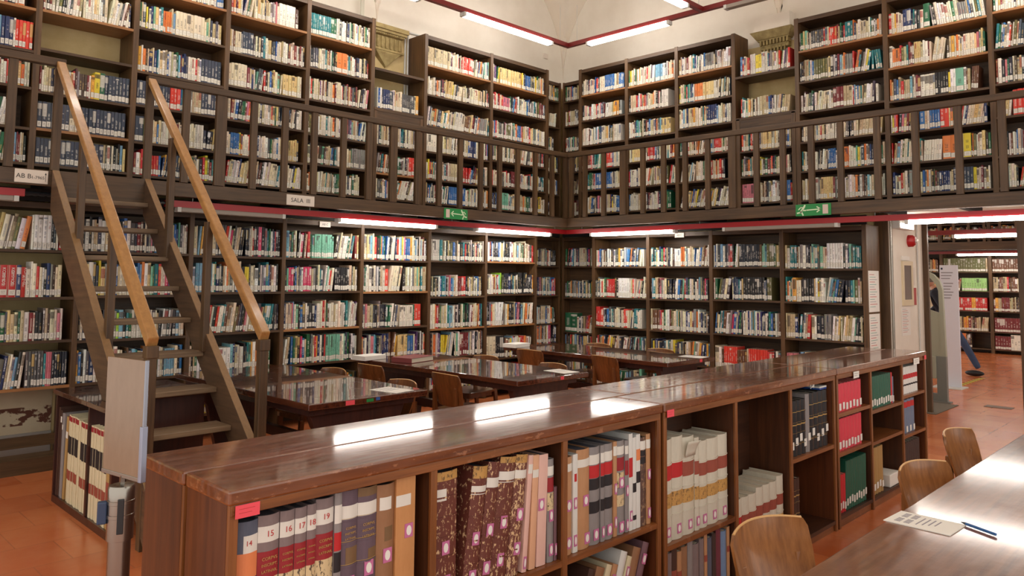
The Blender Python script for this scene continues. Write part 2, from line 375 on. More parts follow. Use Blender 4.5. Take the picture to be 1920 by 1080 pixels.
class Heap:
    """geometry store for books: positions, faces, colours, uv"""
    def __init__(s): s.v = []; s.f = []; s.col = []; s.txt = []; s.uv = []; s.un = []
    def book(s, w, d, h, lean, org, colr, txt, seed, mapf, label=True, bevel=.22):
        b = min(w * bevel, .006)
        prof = [(0, b), (w * .22, b * .25), (w * .5, 0), (w * .78, b * .25), (w, b)]
        ca, sa = math.cos(lean), math.sin(lean)
        piv = w if lean > 0 else 0
        def T(u, y, z):
            du = u - piv
            return mapf(org[0] + piv + du * ca + z * sa, org[1] + y, org[2] + z * ca - du * sa)
        o = len(s.v); n = len(prof)
        for z in (0, h):
            for (u, y) in prof: s.v.append(T(u, y, z))
            s.v.append(T(w, d, z)); s.v.append(T(0, d, z))
        t = .0022 if w > .012 else .0012
        k = n + 2
        for (u, y) in ((t, b + .003), (w - t, b + .003), (w - t, d), (t, d)): s.v.append(T(u, y, h - .0005))
        code = 1.0 if label else .6
        def face(idx, c, cd_, uvs, uns):
            s.f.append(tuple(o + i for i in idx)); s.col.append((*c, cd_)); s.txt.append((*txt, seed)); s.uv.append(uvs); s.un.append(uns)
        for i in range(n - 1):
            u0, u1 = prof[i][0], prof[i + 1][0]
            face((i, i + 1, k + i + 1, k + i), colr, code, ((u0, 0), (u1, 0), (u1, h), (u0, h)), ((u0 / w, 0), (u1 / w, 0), (u1 / w, 1), (u0 / w, 1)))
        sd = ((0, 0), (d, 0), (d, h), (0, h)); Z4 = ((0, 0),) * 4
        face((n - 1, n, k + n, k + n - 1), colr, .3, sd, Z4)
        face((n + 1, 0, k, k + n + 1), colr, .3, sd, Z4)
        face((n, n + 1, k + n + 1, k + n), colr, .3, sd, Z4)
        # head: cover edge round the page block
        q = 2 * k
        face((k, k + 1, k + 2, k + 3, k + 4, q + 1, q), colr, .3, ((0, 0),) * 7, ((0, 0),) * 7)
        face((k + n - 1, k + n, q + 2, q + 1), colr, .3, Z4, Z4)
        face((k + n + 1, k, q, q + 3), colr, .3, Z4, Z4)
        face((q, q + 1, q + 2, q + 3), colr, 0, ((0, 0), (w * 3, 0), (w * 3, .02), (0, .02)), Z4)
    def build(s, name, mat, parent=None):
        me = bpy.data.meshes.new(name); me.from_pydata(s.v, [], s.f)
        a = me.color_attributes.new('Col', 'FLOAT_COLOR', 'CORNER'); b = me.color_attributes.new('Txt', 'FLOAT_COLOR', 'CORNER')
        ca = []; cb = []; u1 = []; u2 = []
        for i, f in enumerate(s.f):
            for j in range(len(f)): ca += s.col[i]; cb += s.txt[i]; u1 += s.uv[i][j]; u2 += s.un[i][j]
        a.data.foreach_set('color', ca); b.data.foreach_set('color', cb)
        me.uv_layers.new(name='metres').data.foreach_set('uv', u1); me.uv_layers.new(name='unit').data.foreach_set('uv', u2)
        me.materials.append(mat); o = bpy.data.objects.new(name, me); COL.objects.link(o)
        if parent is not None: o.parent = parent
        return o
STUFF = Heap()
ORD = ['leftmost', 'second', 'third', 'fourth', 'fifth', 'sixth', 'seventh', 'eighth', 'ninth', 'tenth', 'eleventh', 'twelfth', 'thirteenth', 'fourteenth', 'fifteenth', 'sixteenth', 'seventeenth',
       'eighteenth', 'nineteenth', 'twentieth', 'twenty-first', 'twenty-second', 'twenty-third', 'twenty-fourth', 'twenty-fifth', 'twenty-sixth', 'twenty-seventh', 'twenty-eighth', 'twenty-ninth', 'thirtieth',
       'thirty-first', 'thirty-second', 'thirty-third', 'thirty-fourth', 'thirty-fifth', 'thirty-sixth', 'thirty-seventh', 'thirty-eighth', 'thirty-ninth', 'fortieth'] + ['forty-' + w_ for w_ in ('first', 'second', 'third', 'fourth', 'fifth', 'sixth', 'seventh', 'eighth', 'ninth')] + ['fiftieth'] + ['fifty-' + w_ for w_ in ('first', 'second', 'third', 'fourth', 'fifth', 'sixth', 'seventh', 'eighth', 'ninth')] + ['sixtieth'] * 30
def ordinal(i): return 'leftmost' if i == 0 else ORD[i] + ' from left,'
def project(p):
    q = Vector(p) - Vector((0, 0, 1.65)); z = q.dot(fwd)
    return 960 + 1427.8 * q.dot(right) / z, 409.4 + 1427.8 * q.dot(down) / z
n_single = 0

def fill_row(side, u0, u1, z, front, mix=MIX_UP, hmin=.2, hmax=.265, depth=.19, special=(), gap=None, lean_at=None, single=None, scale=1.0, maxh=.30):
    """one shelf of books. side L: row runs +x, spines face -y. side R: row runs -y, spines face -x (u0 > u1)."""
    global n_single
    L = abs(u1 - u0)
    if z > 2.4 and scale == 1.0: scale = .84
    if side == 'L': mp = lambda u, d, zz: (u0 + u, front + d, zz)
    else: mp = lambda u, d, zz: (front + d, u0 - u, zz)
    end = L - (gap if gap is not None else (rng.uniform(.003, .02) if rng.random() < .8 else rng.uniform(.04, .14)))
    u = .004; idx = 0; lean = 0; lean_left = 0; run = None; runleft = 0
    base = rng.uniform(hmin + .02, hmax - .01)
    lasth = .25
    while u < end:
        f = u / L; sp = None
        for s_ in special:
            if s_[0] <= f < s_[1]: sp = s_; break
        if sp:
            cn = sp[2]; w_ = sp[3] * rng.uniform(.97, 1.03); h = sp[4] * rng.uniform(.995, 1.005); u += max(0, math.sin(lean) * lasth); lean = 0; lean_left = 0; c = vary(PAL[cn], 4); tc = (215, 210, 200) if cn in DARKSET else (60, 50, 46)
        else:
            if runleft > 0: runleft -= 1; cn, w_, h = run; c = vary(PAL[cn], 4)
            else:
                cn = pick(mix); w_ = rng.choice((rng.uniform(.011, .022), rng.uniform(.014, .03), rng.uniform(.02, .038))) * scale
                h = min(hmax, max(hmin, base + rng.gauss(0, .016))); c = vary(PAL[cn], 14)
                if rng.random() < .06: run = (cn, w_, h); runleft = rng.randint(2, 5)
            tc = rng.choice(((225, 220, 205), (205, 175, 110), (240, 240, 240))) if cn in DARKSET else rng.choice(((50, 44, 44), (150, 50, 44), (50, 70, 110), (90, 74, 60)))
            if lean_left > 0:
                lean_left -= 1
                if lean_left == 0:
                    if lean > 0: u += math.sin(lean) * lasth
                    lean = 0
            elif lean_at and f > lean_at[0] and f < lean_at[1]: 
                lean = R(lean_at[2]); lean_left = 99
                if lean < 0: u += math.sin(-lean) * h

            elif rng.random() < .03: lean = R(rng.choice((4, 6, 9))); lean_left = rng.randint(4, 12); u += max(.004, math.sin(-lean) * h)
            if lean_at and f >= lean_at[1] and lean:
                if lean > 0: u += math.sin(lean) * lasth
                lean = 0
        h = min(h, maxh)
        wf = w_ / math.cos(lean)
        extra = abs(math.sin(lean)) * h
        if u + wf + (extra if lean > 0 else 0) * .999 > L - .003:
            lean = 0; wf = w_
            if u + wf > L - .003: break
        if lean < 0 and u < extra: lean = 0
        seed = rng.random(); d = depth * rng.uniform(.85, 1.05); setb = rng.uniform(.004, .018)
        cc = srgb(c); ct = srgb(tc)
        done = False
        if single:
            wp = mp(u + w_ / 2, setb, z + .1); px, py = project(wp)
            if -4 < px < 1924 and py > -20 and n_single < 168:
                done = True; n_single += 1
                root = empty('book', mp(u + (w_ if lean > 0 else 0), setb, z), 0 if side == 'L' else R(-90))
                size = 'thin' if w_ < .016 else ('thick' if w_ > .031 else 'medium-width')
                lab = f"{size} {NAMES[cn]} {'leaning ' if abs(lean) > .02 else ''}book, {ordinal(idx)} {single}"
                tag(root, lab, 'book', 'books shelved ' + single)
                hp = Heap(); piv = w_ if lean > 0 else 0
                hp.book(w_, d, h, 0, (-piv, 0, 0), cc, ct, seed, lambda a, b_, c_: (a, b_, c_), label=False)
                cov = hp.build('cover', BOOKN, root)
                pb = MB().box(-piv + .003, -piv + w_ - .003, .004, d - .004, .002, h - .001).build('page_block', PAPERB, root, local=True)
                if rng.random() < .93 or sp:
                    lo = .012 + .008 * ((seed * 13.7) % 1)
                    o = MB().box(-piv + w_ * .06, -piv + w_ * .94, -.0012 - 0, .004, lo, lo + .049).build('spine_label', LABELT, root, local=True)
                root.rotation_euler = (0, lean, 0) if side == 'L' else Euler((0, lean, R(-90))).copy()
        if not done:
            STUFF.book(w_, d, h, lean, (u, setb, z), cc, ct, seed, mp, label=(rng.random() < .96))
        lasth = h; u += wf + (.0008 if sp else rng.uniform(.0003, .003)); idx += 1
def label_mat():
    t = NT('printed_spine_label'); g = t.coord('Generated'); s = t.node('ShaderNodeSeparateXYZ'); t.l.new(g, s.inputs[0])
    ox = t.math('ABSOLUTE', t.math('SUBTRACT', s.outputs[0], .5)); oz = t.math('ABSOLUTE', t.math('SUBTRACT', s.outputs[2], .5))
    e = t.math('MULTIPLY', t.math('MAXIMUM', t.math('GREATER_THAN', ox, .42), t.math('GREATER_THAN', oz, .45)), .45)
    c = t.mix(e, srgb((232, 228, 218)), srgb((110, 104, 98)))
    inn = t.math('MULTIPLY', t.math('LESS_THAN', ox, .25), t.math('LESS_THAN', oz, .28))
    n = t.math('GREATER_THAN', t.noise(t.mapping(t.coord(), (300, 300, 400)), 1, 0), .55)
    t.col(t.mix(t.math('MULTIPLY', t.math('MULTIPLY', inn, n), .5), c, srgb((70, 66, 66)))); t.rough(.6)
    return t.m
LABELT = label_mat()
PAPERB = plain('book_page_edges', (212, 202, 182), .8)

# ================================================================= WALL BOOKCASES
def bookcase(name, side, front, depth, stiles, zbot, ztop, bays, label, pale=(), sw=.045, top_h=.05, back=True, endwide=0, plinth=None):
    """stiles: positions of the uprights along the wall (L: x ascending, R: y ascending). bays: list of shelf height lists"""
    u_mid = (stiles[0] + stiles[-1]) / 2
    loc = (u_mid, front, zbot) if side == 'L' else (front, u_mid, zbot)
    t = empty(name, loc, label=label, cat='bookcase')
    WX, OX = (SHX, ORX) if side == 'L' else (SHY, ORY)
    def bx(mb, u0, u1, d0, d1, z0, z1):
        if side == 'L': mb.box(u0, u1, front + d0, front + d1, z0, z1)
        else: mb.box(front + d0, front + d1, u0, u1, z0, z1)
        return mb
    for u in stiles: bx(MB(), u - sw / 2, u + sw / 2, 0, depth, zbot, ztop + .01).build('upright', SHZ, t, bevel=.003)
    bx(MB(), stiles[0] + sw / 2, stiles[-1] - sw / 2, .004, depth, ztop - top_h, ztop).build('top_board', WX, t)
    for i, zs in enumerate(bays):
        a, b = stiles[i] + sw / 2, stiles[i + 1] - sw / 2
        for j, z in enumerate(zs):
            bx(MB(), a, b, .003, depth - .01, z - .024, z).build('shelf', OX if (i, j) in pale else WX, t)
    if back: 
        for i in range(len(stiles) - 1):
            if back is True or i in back: bx(MB(), stiles[i] + sw / 2, stiles[i + 1] - sw / 2, depth - .02, depth - .005, zbot, ztop - top_h).build('back_panel', WX, t)
    if ztop == 2.25: bx(MB(), stiles[0] - sw / 2, stiles[-1] + sw / 2, .02, .04, 2.262, 2.368).build('dark_gap_filler', DARKP, t)  # dark filler board, added to hide the lit wall above the lower cases
    if plinth: bx(MB(), stiles[0] + sw / 2, stiles[-1] - sw / 2, .01, .03, zbot, plinth).build('plinth', WX, t)
    return t

LOF, LRF = 7.55, 8.80        # lower fronts (left, right)
UPF, URF = 7.65, 8.85        # upper fronts
# --- lower left
LL = [1.15, 2.15, 3.155, 4.16, 5.17, 6.19, 7.185, 8.185]
LLB = [[.66, 1.055, 1.43, 1.84], [.24, .66, 1.04, 1.44, 1.84], [.26, .67, 1.05, 1.46, 1.83], [.26, .67, 1.05, 1.46, 1.83], [.24, .65, 1.02, 1.45, 1.83], [.2, .6, .97, 1.38, 1.84], [.12, .52, .97, 1.40, 1.85]]
LLB0 = [[z for z in b] for b in LLB]
bookcase('wall_bookcase', 'L', LOF, .40, LL, 0.0, 2.25, LLB, 'long dark wooden bookcase under the gallery on the left wall, behind the staircase',
         pale={(3, 2), (0, 0), (4, 1), (4, 3), (5, 2), (6, 4), (6, 2), (2, 1)}, back=[1, 2, 3, 4, 5, 6])
bookcase('wall_bookcase', 'L', 7.85, .17, [8.235, 9.06], 0, 2.25, [[.2, .63, .93, 1.36, 1.81]], 'narrow shallow bookcase filling the left side of the room corner under the gallery', back=True, sw=.04)
# --- lower right (stiles listed by y)
RL = [3.15, 4.11, 5.06, 6.03, 6.98]
RLB = [[.1, .52, .95, 1.38, 1.77], [.1, .52, .95, 1.38, 1.79], [.1, .52, .94, 1.36, 1.80], [.1, .52, .94, 1.36, 1.80]]
bookcase('wall_bookcase', 'R', LRF, .40, RL, 0, 2.25, RLB, 'dark wooden bookcase under the gallery on the right wall, beside the white door reveal', sw=.05)
bookcase('wall_bookcase', 'R', 9.08, .17, [7.03, 7.81], 0, 2.25, [[.1, .50, .80, 1.33, 1.81]], 'narrow shallow bookcase filling the right side of the room corner under the gallery', sw=.04)

def row_name(place, zs, z):
    return place
LOWSP = {
    ('L', 0, 2): [(.0, .52, 'red', .062, .275)],
    ('L', 2, 3): [(.55, .60, 'yellow', .022, .26), (.12, .17, 'red', .035, .27)],
    ('L', 3, 3): [(.05, .1, 'pink', .03, .26), (.22, .34, 'pink', .026, .27), (.62, .84, 'black', .028, .27)],
    ('L', 3, 4): [(.36, .6, 'mint', .022, .27)], ('L', 3, 1): [(.07, .11, 'blue', .024, .3), (.55, .75, 'mint', .022, .3)],
    ('L', 2, 4): [],
    ('L', 4, 2): [(.55, .78, 'ivory', .024, .255), (.8, .9, 'scarlet', .05, .27)], ('L', 4, 3): [(.3, .36, 'scarlet', .05, .27)],
    ('L', 4, 1): [(.12, .16, 'rose', .04, .27), (.5, .7, 'straw', .03, .27), (.7, .8, 'blue', .022, .25)],
    ('L', 5, 3): [(.2, .26, 'teal', .05, .26), (.58, .64, 'red', .035, .26)], ('L', 5, 4): [(.0, .16, 'paper', .03, .27), (.16, .21, 'teal', .04, .27)],
    ('L', 6, 1): [(.0, .14, 'cream', .06, .3), (.16, .36, 'black', .03, .3), (.7, .76, 'red', .04, .28), (.78, .84, 'orange', .04, .28)],
    ('L', 6, 3): [(.44, .5, 'navy', .04, .26)], ('L', 6, 2): [(.7, .76, 'sky', .03, .27), (.78, .86, 'orange', .04, .29)],
    ('R', 1, 1): [(.0, .05, 'cream', .03, .27), (.13, .34, 'scarlet', .026, .27), (.5, .78, 'scarlet', .026, .26), (.78, .86, 'red', .03, .24)],
    ('R', 3, 3): [(.22, .38, 'red', .028, .26), (.7, .75, 'scarlet', .03, .26)],
    ('R', 3, 2): [(.0, .06, 'red', .035, .28), (.55, .6, 'scarlet', .03, .26), (.72, .79, 'teal', .03, .27), (.86, .99, 'paper', .022, .26)],
    ('R', 0, 3): [(.1, .14, 'amber', .04, .28), (.22, .36, 'black', .03, .27)],
    ('R', 0, 2): [(.02, .12, 'sand', .03, .28), (.4, .5, 'ink', .045, .27)],
    ('R', 1, 3): [(.45, .75, 'black', .03, .28), (.8, .9, 'olive', .03, .28)], ('R', 1, 4): [(.38, .7, 'ink', .024, .28), (.8, .9, 'olive', .03, .28)],
    ('Rc', 0, 2): [(.0, .18, 'green', .12, .29)],
}
STAIRWORD = {0: 'left of the staircase', 1: 'behind the staircase', 2: 'right of the staircase'}
RW = {4: 'bottom', 3: 'fourth', 2: 'third', 1: 'second', 0: 'top'}
def shelfword(j, n): return ['top', 'second', 'third', 'fourth', 'fifth', 'sixth', 'lowest'][n - 1 - j]
for i, zs in enumerate(LLB):
    zz = zs + [2.2]
    for j, z in enumerate(zs):
        if z < .3 and i < 1: continue
        mh = zz[j + 1] - z - .04
        sg = None
        if i == 0: sg = f"{shelfword(j, len(zs))} lower shelf left of staircase"
        la = {(2, 2): (.0, .99, 7), (0, 0): (.35, .6, 6), (4, 2): None, (3, 0): None, (6, 2): (.6, .99, 5)}.get((i, j))
        fill_row('L', LL[i] + .026, LL[i + 1] - .026, z, LOF + .012, MIX_LO, .225, .315, .21, LOWSP.get(('L', i, j), ()), lean_at=la, single=sg, maxh=mh)
for j, z in enumerate([.2, .63, .93, 1.36, 1.81]):
    fill_row('L', 8.26, 9.0, z, 7.86, MIX_LO, .22, .28, .14, maxh=.28)
for i, zs in enumerate(RLB):
    zz = zs + [2.2]
    for j, z in enumerate(zs):
        fill_row('R', RL[i + 1] - .028, RL[i] + .028, z, LRF + .012, MIX_LO, .22, .30, .21, LOWSP.get(('R', i, j), ()), lean_at={(0, 2): (.62, .99, 6), (1, 2): (.0, .4, 5)}.get((i, j)), maxh=zz[j + 1] - z - .05)
for j, z in enumerate([.1, .50, .80, 1.33, 1.81]):
    fill_row('R', 7.78, 7.06, z, 9.09, MIX_LO, .22, .28, .14, LOWSP.get(('Rc', 0, j), ()), maxh=.29)

# --- upper left
Z6 = [2.59, 2.91, 3.26, 3.61, 4.01, 4.405]
UL1 = [.80, 1.76, 2.58, 3.49, 4.44, 5.33]
B_ = list(Z6)
ulb = [[2.60, 2.91, 3.27, 3.60, 3.98, 4.36], [2.60, 2.92, 3.25, 3.64, 3.99, 4.37], [2.59, 2.91, 3.27, 3.60, 4.03, 4.42], [2.60, 2.90, 3.27, 3.63, 3.99, 4.41], [2.59, 2.91, 3.25, 3.65, 4.02, 4.41]]
bookcase('wall_bookcase', 'L', UPF, .36, UL1, 2.485, 4.79, ulb, 'tall five-bay bookcase on the gallery of the left wall, above the staircase', pale={(0, 4), (1, 4), (1, 1), (2, 5), (3, 5), (4, 5)}, back=[0, 2, 3, 4], sw=.052)
t5 = bookcase('wall_bookcase', 'L', UPF, .36, [5.385, 6.10], 2.485, 3.66, [[2.59, 2.90, 3.25]], 'low gallery bookcase bay under the carved stone corbel, left wall', pale={(0, 1)}, back=True, sw=.05, top_h=.12)
MB().box(5.36, 6.125, UPF + .0, UPF + .34, 4.165, 4.195).build('shelf', SHX, t5)
MB().box(5.36, 6.125, UPF + .0, UPF + .34, 3.66, 3.70).build('shelf', SHX, t5)
UL2 = [6.16, 7.35, 8.53]
bookcase('wall_bookcase', 'L', UPF, .36, UL2, 2.485, 4.79, [[2.59, 2.90, 3.26, 3.60, 4.01, 4.40], [2.59, 2.92, 3.28, 3.61, 4.02, 4.40]], 'two-bay gallery bookcase on the left wall, between the stone corbel and the corner', pale={(0, 5), (1, 5)}, sw=.052)
bookcase('wall_bookcase', 'L', 7.85, .16, [8.58, 9.06], 2.485, 4.72, [[2.59, 2.93, 3.28, 3.61, 4.0, 4.42]], 'narrow gallery bookcase in the corner of the left wall', sw=.03)
# --- upper right
bookcase('wall_bookcase', 'R', 9.08, .16, [7.34, 7.81], 2.485, 4.72, [[2.59, 2.93, 3.28, 3.61, 4.02, 4.42]], 'narrow gallery bookcase in the corner of the right wall', sw=.03)
UR1 = [4.735, 5.585, 6.42, 7.28]
urb = [[2.58, 2.93, 3.28, 3.66, 4.0, 4.39], [2.59, 2.93, 3.28, 3.63, 4.0, 4.38], [2.59, 2.94, 3.25, 3.62, 4.0, 4.39]]
bookcase('wall_bookcase', 'R', URF, .36, UR1, 2.485, 4.79, urb, 'three-bay gallery bookcase on the right wall, between the corner and the stone capital', pale={(0, 5), (1, 5), (2, 5)}, sw=.052)
t6 = bookcase('wall_bookcase', 'R', URF, .36, [3.955, 4.68], 2.485, 3.66, [[2.59, 2.93, 3.25]], 'low gallery bookcase bay under the stone capital, right wall', sw=.05, top_h=.12)
MB().box(URF, URF + .34, 3.925, 4.71, 4.19, 4.22).build('shelf', SHY, t6)
MB().box(URF, URF + .34, 3.925, 4.71, 3.65, 3.68).build('shelf', SHY, t6)
UR2 = [.9, 1.87, 2.885, 3.90]
urc = [[2.58, 2.90, 3.30, 3.64, 4.0, 4.39], [2.58, 2.92, 3.26, 3.62, 3.99, 4.37], [2.58, 2.93, 3.28, 3.64, 4.01, 4.39]]
bookcase('wall_bookcase', 'R', URF, .36, UR2, 2.485, 4.79, urc, 'tall gallery bookcase on the right wall, above the doorway', pale={(0, 5), (1, 5), (1, 4), (2, 5)}, sw=.052)

UPSP = {
    (0, 4): [(.76, .80, 'ink', .025, .22), (.80, .84, 'orange', .02, .24), (.845, .885, 'orange', .05, .23)],
    (0, 3): [(.7, .8, 'navy', .03, .26)],
    (1, 2): [(.56, .60, 'yellow', .045, .26), (.64, .67, 'green', .042, .26), (.69, .99, 'slate', .030, .25)],
    (1, 1): [(.0, .30, 'slate', .036, .24), (.33, .37, 'cream', .03, .24), (.40, .99, 'slate', .031, .24)],
    (1, 0): [(.0, .72, 'slate', .034, .235)],
    (2, 2): [(.0, .36, 'slate', .026, .24), (.36, .48, 'scarlet', .032, .24), (.74, .97, 'slate', .032, .245)],
    (2, 1): [(.0, .1, 'slate', .04, .25)], (2, 3): [(.72, .96, 'slate', .034, .25)], (2, 4): [(.4, .72, 'cream', .036, .25)],
    (3, 4): [(.14, .3, 'slate', .03, .25)], (3, 3): [(.03, .2, 'cream', .035, .25), (.68, .88, 'straw', .035, .24)], (3, 5): [(.62, .84, 'ivory', .04, .25)],
    (4, 5): [(.0, .3, 'teal', .026, .25), (.3, .42, 'green', .04, .25)], (4, 4): [(.42, .55, 'orange', .07, .25)], (4, 1): [(.72, .97, 'grey', .024, .24)],
}
upL = [(UL1, ulb, 0), ([5.385, 6.10], [[2.59, 2.90, 3.25, 3.70]], 10), (UL2, [[2.59, 2.90, 3.26, 3.60, 4.01, 4.40], [2.59, 2.92, 3.28, 3.61, 4.02, 4.40]], 20)]
SP2 = {(10, 3): [(.12, .28, 'navy', .03, .25), (.55, .88, 'dgrey', .024, .24), (.9, .95, 'amber', .04, .25)], (10, 1): [(.76, .9, 'scarlet', .05, .24)], (20, 0): [(.33, .62, 'blue', .026, .24)],
       (20, 5): [(.0, .36, 'buff', .028, .25), (.56, .72, 'scarlet', .03, .24)], (20, 3): [], (21, 0): [(.1, .3, 'mint', .03, .24), (.4, .55, 'sand', .04, .24)], (21, 5): [(.1, .5, 'straw', .026, .24)],
       (20, 2): [(.0, .25, 'ivory', .04, .24)]}
def gal_word(j, n): return ['lowest', 'second-lowest', 'third-lowest', 'third-highest', 'second-highest', 'highest'][j]
for st, bays, base in upL:
    for i, zs in enumerate(bays):
        for j, z in enumerate(zs):
            if base == 0 and i == 1 and j == 3: continue      # bare shelf, plaster showing
            sp = UPSP.get((i, j), ()) if base == 0 else SP2.get((base + i, j), ())
            sg = None
            if base == 0 and i == 1: sg = f"{gal_word(j, 6)} gallery shelf behind staircase top"
            elif base == 0 and i == 0 and j in (0, 1, 2, 3, 4): sg = f"{gal_word(j, 6)} gallery shelf left of staircase top"
            la = {(20, 3): (.0, .99, 8), (3, 0): (.0, .99, 7), (10, 0): (.4, .99, 16)}.get((base + i, j))
            g = .12 if (base, i, j) == (0, 0, 4) else None
            fill_row('L', st[i] + .029, st[i + 1] - .029, z, UPF + .01, MIX_UP, .195, .262, .20, sp, lean_at=la, single=sg, gap=g, maxh=.27)
for z in (2.59, 2.93, 3.28, 3.61, 4.0, 4.42): fill_row('L', 8.61, 9.03, z, 7.86, MIX_UP, .19, .245, .13, maxh=.25)
SPR = {('F', 5): [(.55, .66, 'teal', .03, .24)], ('F', 3): [(.5, .62, 'sand', .03, .24), (.4, .5, 'maroon', .04, .24)], ('G', 1): [(.5, .62, 'orange', .075, .25), (.72, .78, 'yellow', .065, .25)],
       ('G', 5): [(.0, .03, 'red', .03, .24), (.16, .22, 'navy', .04, .25), (.37, .43, 'green', .06, .27)], ('G', 3): [(.3, .42, 'ivory', .04, .24), (.46, .6, 'black', .024, .24), (.66, .74, 'mint', .07, .25)],
       ('G', 2): [(.28, .33, 'blue', .05, .25), (.5, .56, 'scarlet', .04, .25)], ('G', 0): [(.62, .8, 'slate', .03, .24)], ('E', 5): [(.28, .38, 'yellow', .04, .24)], ('E', 0): [(.0, .2, 'rose', .03, .24), (.8, .92, 'blue', .04, .25)],
       ('D', 4): [(.3, .46, 'orange', .04, .24), (.46, .62, 'straw', .04, .24)], ('D', 0): [], ('B', 2): [(.4, .7, 'scarlet', .03, .22)], ('B', 1): [(.3, .7, 'blue', .03, .24)], ('C', 4): [(.7, .98, 'paper', .034, .25)],
       ('C', 5): [(.55, .7, 'sky', .04, .24)], ('B', 5): [(.3, .36, 'scarlet', .03, .22), (.5, .75, 'blue', .025, .24)], ('H', 2): [(.1, .3, 'scarlet', .04, .26)]}
upR = [('B', 7.28, 6.42, urb[2]), ('C', 6.42, 5.585, urb[1]), ('D', 5.585, 4.735, urb[0]), ('E', 4.68, 3.955, [2.59, 2.93, 3.25, 3.68, 0, 4.22]), ('F', 3.90, 2.885, urc[2]), ('G', 2.885, 1.87, urc[1]), ('H', 1.87, .9, urc[0])]
for nm, a, b, zs in upR:
    for j, z in enumerate(zs):
        if z == 0: continue
        fill_row('R', a - .029, b + .029, z, URF + .01, MIX_UP, .195, .262, .20, SPR.get((nm, j), ()), lean_at={('D', 0): (.0, .99, 12), ('G', 5): (.44, .99, -7), ('H', 4): (0, .99, 5), ('F', 4): (.75, .99, -6)}.get((nm, j)), maxh=.27)
for z in (2.59, 2.93, 3.28, 3.61, 4.02, 4.42): fill_row('R', 7.78, 7.37, z, 9.09, MIX_UP, .19, .245, .13, maxh=.25)
# lettering on the big red volumes
for o in [o for o in COL.objects if o.get('label', '').startswith('thick red book')]:
    if abs(o.location.z - 1.43) < .02:
        text('KOMMOS', .034, PAPER, o, (.031, -.0018, .18), (R(90), R(90), 0))

# ================================================================= GALLERY
g = empty('gallery', (4, GY, 2.35), label='dark wooden gallery walkway with a deep front beam running round both walls', cat='gallery')
MB().box(-3, GX + .05, GY, GY + .05, 2.35, 2.48).build('front_beam', BMX, g, bevel=.004)
MB().box(GX, GX + .05, -3, GY, 2.35, 2.48).build('front_beam', BMY, g, bevel=.004)
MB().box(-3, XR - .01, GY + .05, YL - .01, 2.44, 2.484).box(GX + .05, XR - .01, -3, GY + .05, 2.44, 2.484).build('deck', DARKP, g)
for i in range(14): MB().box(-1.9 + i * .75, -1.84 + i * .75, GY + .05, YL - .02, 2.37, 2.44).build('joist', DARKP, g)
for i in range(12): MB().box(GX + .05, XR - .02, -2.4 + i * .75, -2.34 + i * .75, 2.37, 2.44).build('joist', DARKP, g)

def railing(label, run, posts, axis, wide=()):
    t = empty('gallery_railing', (run[0], GY, 2.48) if axis == 'x' else (GX, run[0], 2.48), label=label, cat='railing')
    if axis == 'x': MB().box(run[0], run[1], GY - .02, GY + .05, 3.355, 3.42).build('top_rail', BMX, t, bevel=.006)
    else: MB().box(GX - .02, GX + .05, run[0], run[1], 3.355, 3.42).build('top_rail', BMY, t, bevel=.006)
    for p in posts:
        hw = .048 if p in wide else .032
        m = MB()
        if axis == 'x': m.box(p - hw, p + hw, GY - .005, GY + .035, 2.484, 3.355)
        else: m.box(GX - .005, GX + .035, p - hw, p + hw, 2.484, 3.355)
        m.build('baluster', BMZ, t)
railing('dark wooden gallery railing left of the staircase opening', (-2.5, 1.84), [-.2, .14, .47, .80, 1.14, 1.47, 1.80], 'x')
railing('dark wooden gallery railing on the left wall, from the stairs to the corner', (2.5, GX + .05), [2.53, 2.86, 3.19, 3.53, 3.87, 4.21, 4.57, 4.90, 5.24, 5.59, 5.93, 6.27, 6.62, 6.96, 7.30, 7.65, 8.0, 8.31], 'x', wide=(3.19, 5.24))
railing('dark wooden gallery railing on the right wall, over the exit arrow sign', (-1, GY - .021), [7.0, 6.75, 6.42, 6.09, 5.77, 5.45, 5.13, 4.81, 4.48, 4.17, 3.85, 3.52, 3.2, 2.82, 2.45, 2.06, 1.69, 1.3, .95, .6], 'y', wide=(4.48, 6.09))

# ---- light tracks and tubes
def track(name_label, a, b, z, mat, axis, h=.06, w_=.06, hang=None):
    c = [(a[i] + b[i]) / 2 for i in (0, 1)]
    t = empty('light_track', (c[0], c[1], z), label=name_label, cat='light track')
    if axis == 'x': MB().box(a[0], b[0], a[1] - w_ / 2, a[1] + w_ / 2, z, z + h).build('channel', mat, t)
    else: MB().box(a[0] - w_ / 2, a[0] + w_ / 2, a[1], b[1], z, z + h).build('channel', mat, t)
    if hang:
        for p in hang:
            q = (p, a[1]) if axis == 'x' else (a[0], p)
            MB().tube([(q[0], q[1], z + h), (q[0], q[1], hang_top)], .004, 6).build('hanger', WHITEM, t)
    return t
def lamp(u0, u1, c, z, axis, on, label, grp, w_=.075, h=.045):
    mid = (u0 + u1) / 2
    t = empty('tube_lamp', (mid, c, z) if axis == 'x' else (c, mid, z), label=label, cat='lamp', group=grp)
    e = .035
    def bx(a, b, dw, z0, z1):
        return MB().box(a, b, c - dw, c + dw, z0, z1) if axis == 'x' else MB().box(c - dw, c + dw, a, b, z0, z1)
    bx(u0 + e, u1 - e, w_ / 2, z - h, z).build('diffuser', LAMP if on else LAMPOFF, t, bevel=.008)
    bx(u0, u0 + e, w_ / 2 + .001, z - h, z).build('end_cap', WHITEM, t); bx(u1 - e, u1, w_ / 2 + .001, z - h, z).build('end_cap', WHITEM, t)
hang_top = 2.366
ZL = 2.262
track('red light track under the gallery, right of the staircase to the corner', (2.75, 7.2), (8.47, 7.2), ZL, RED, 'x', hang=[3.0, 4.25, 6.25, 8.2])
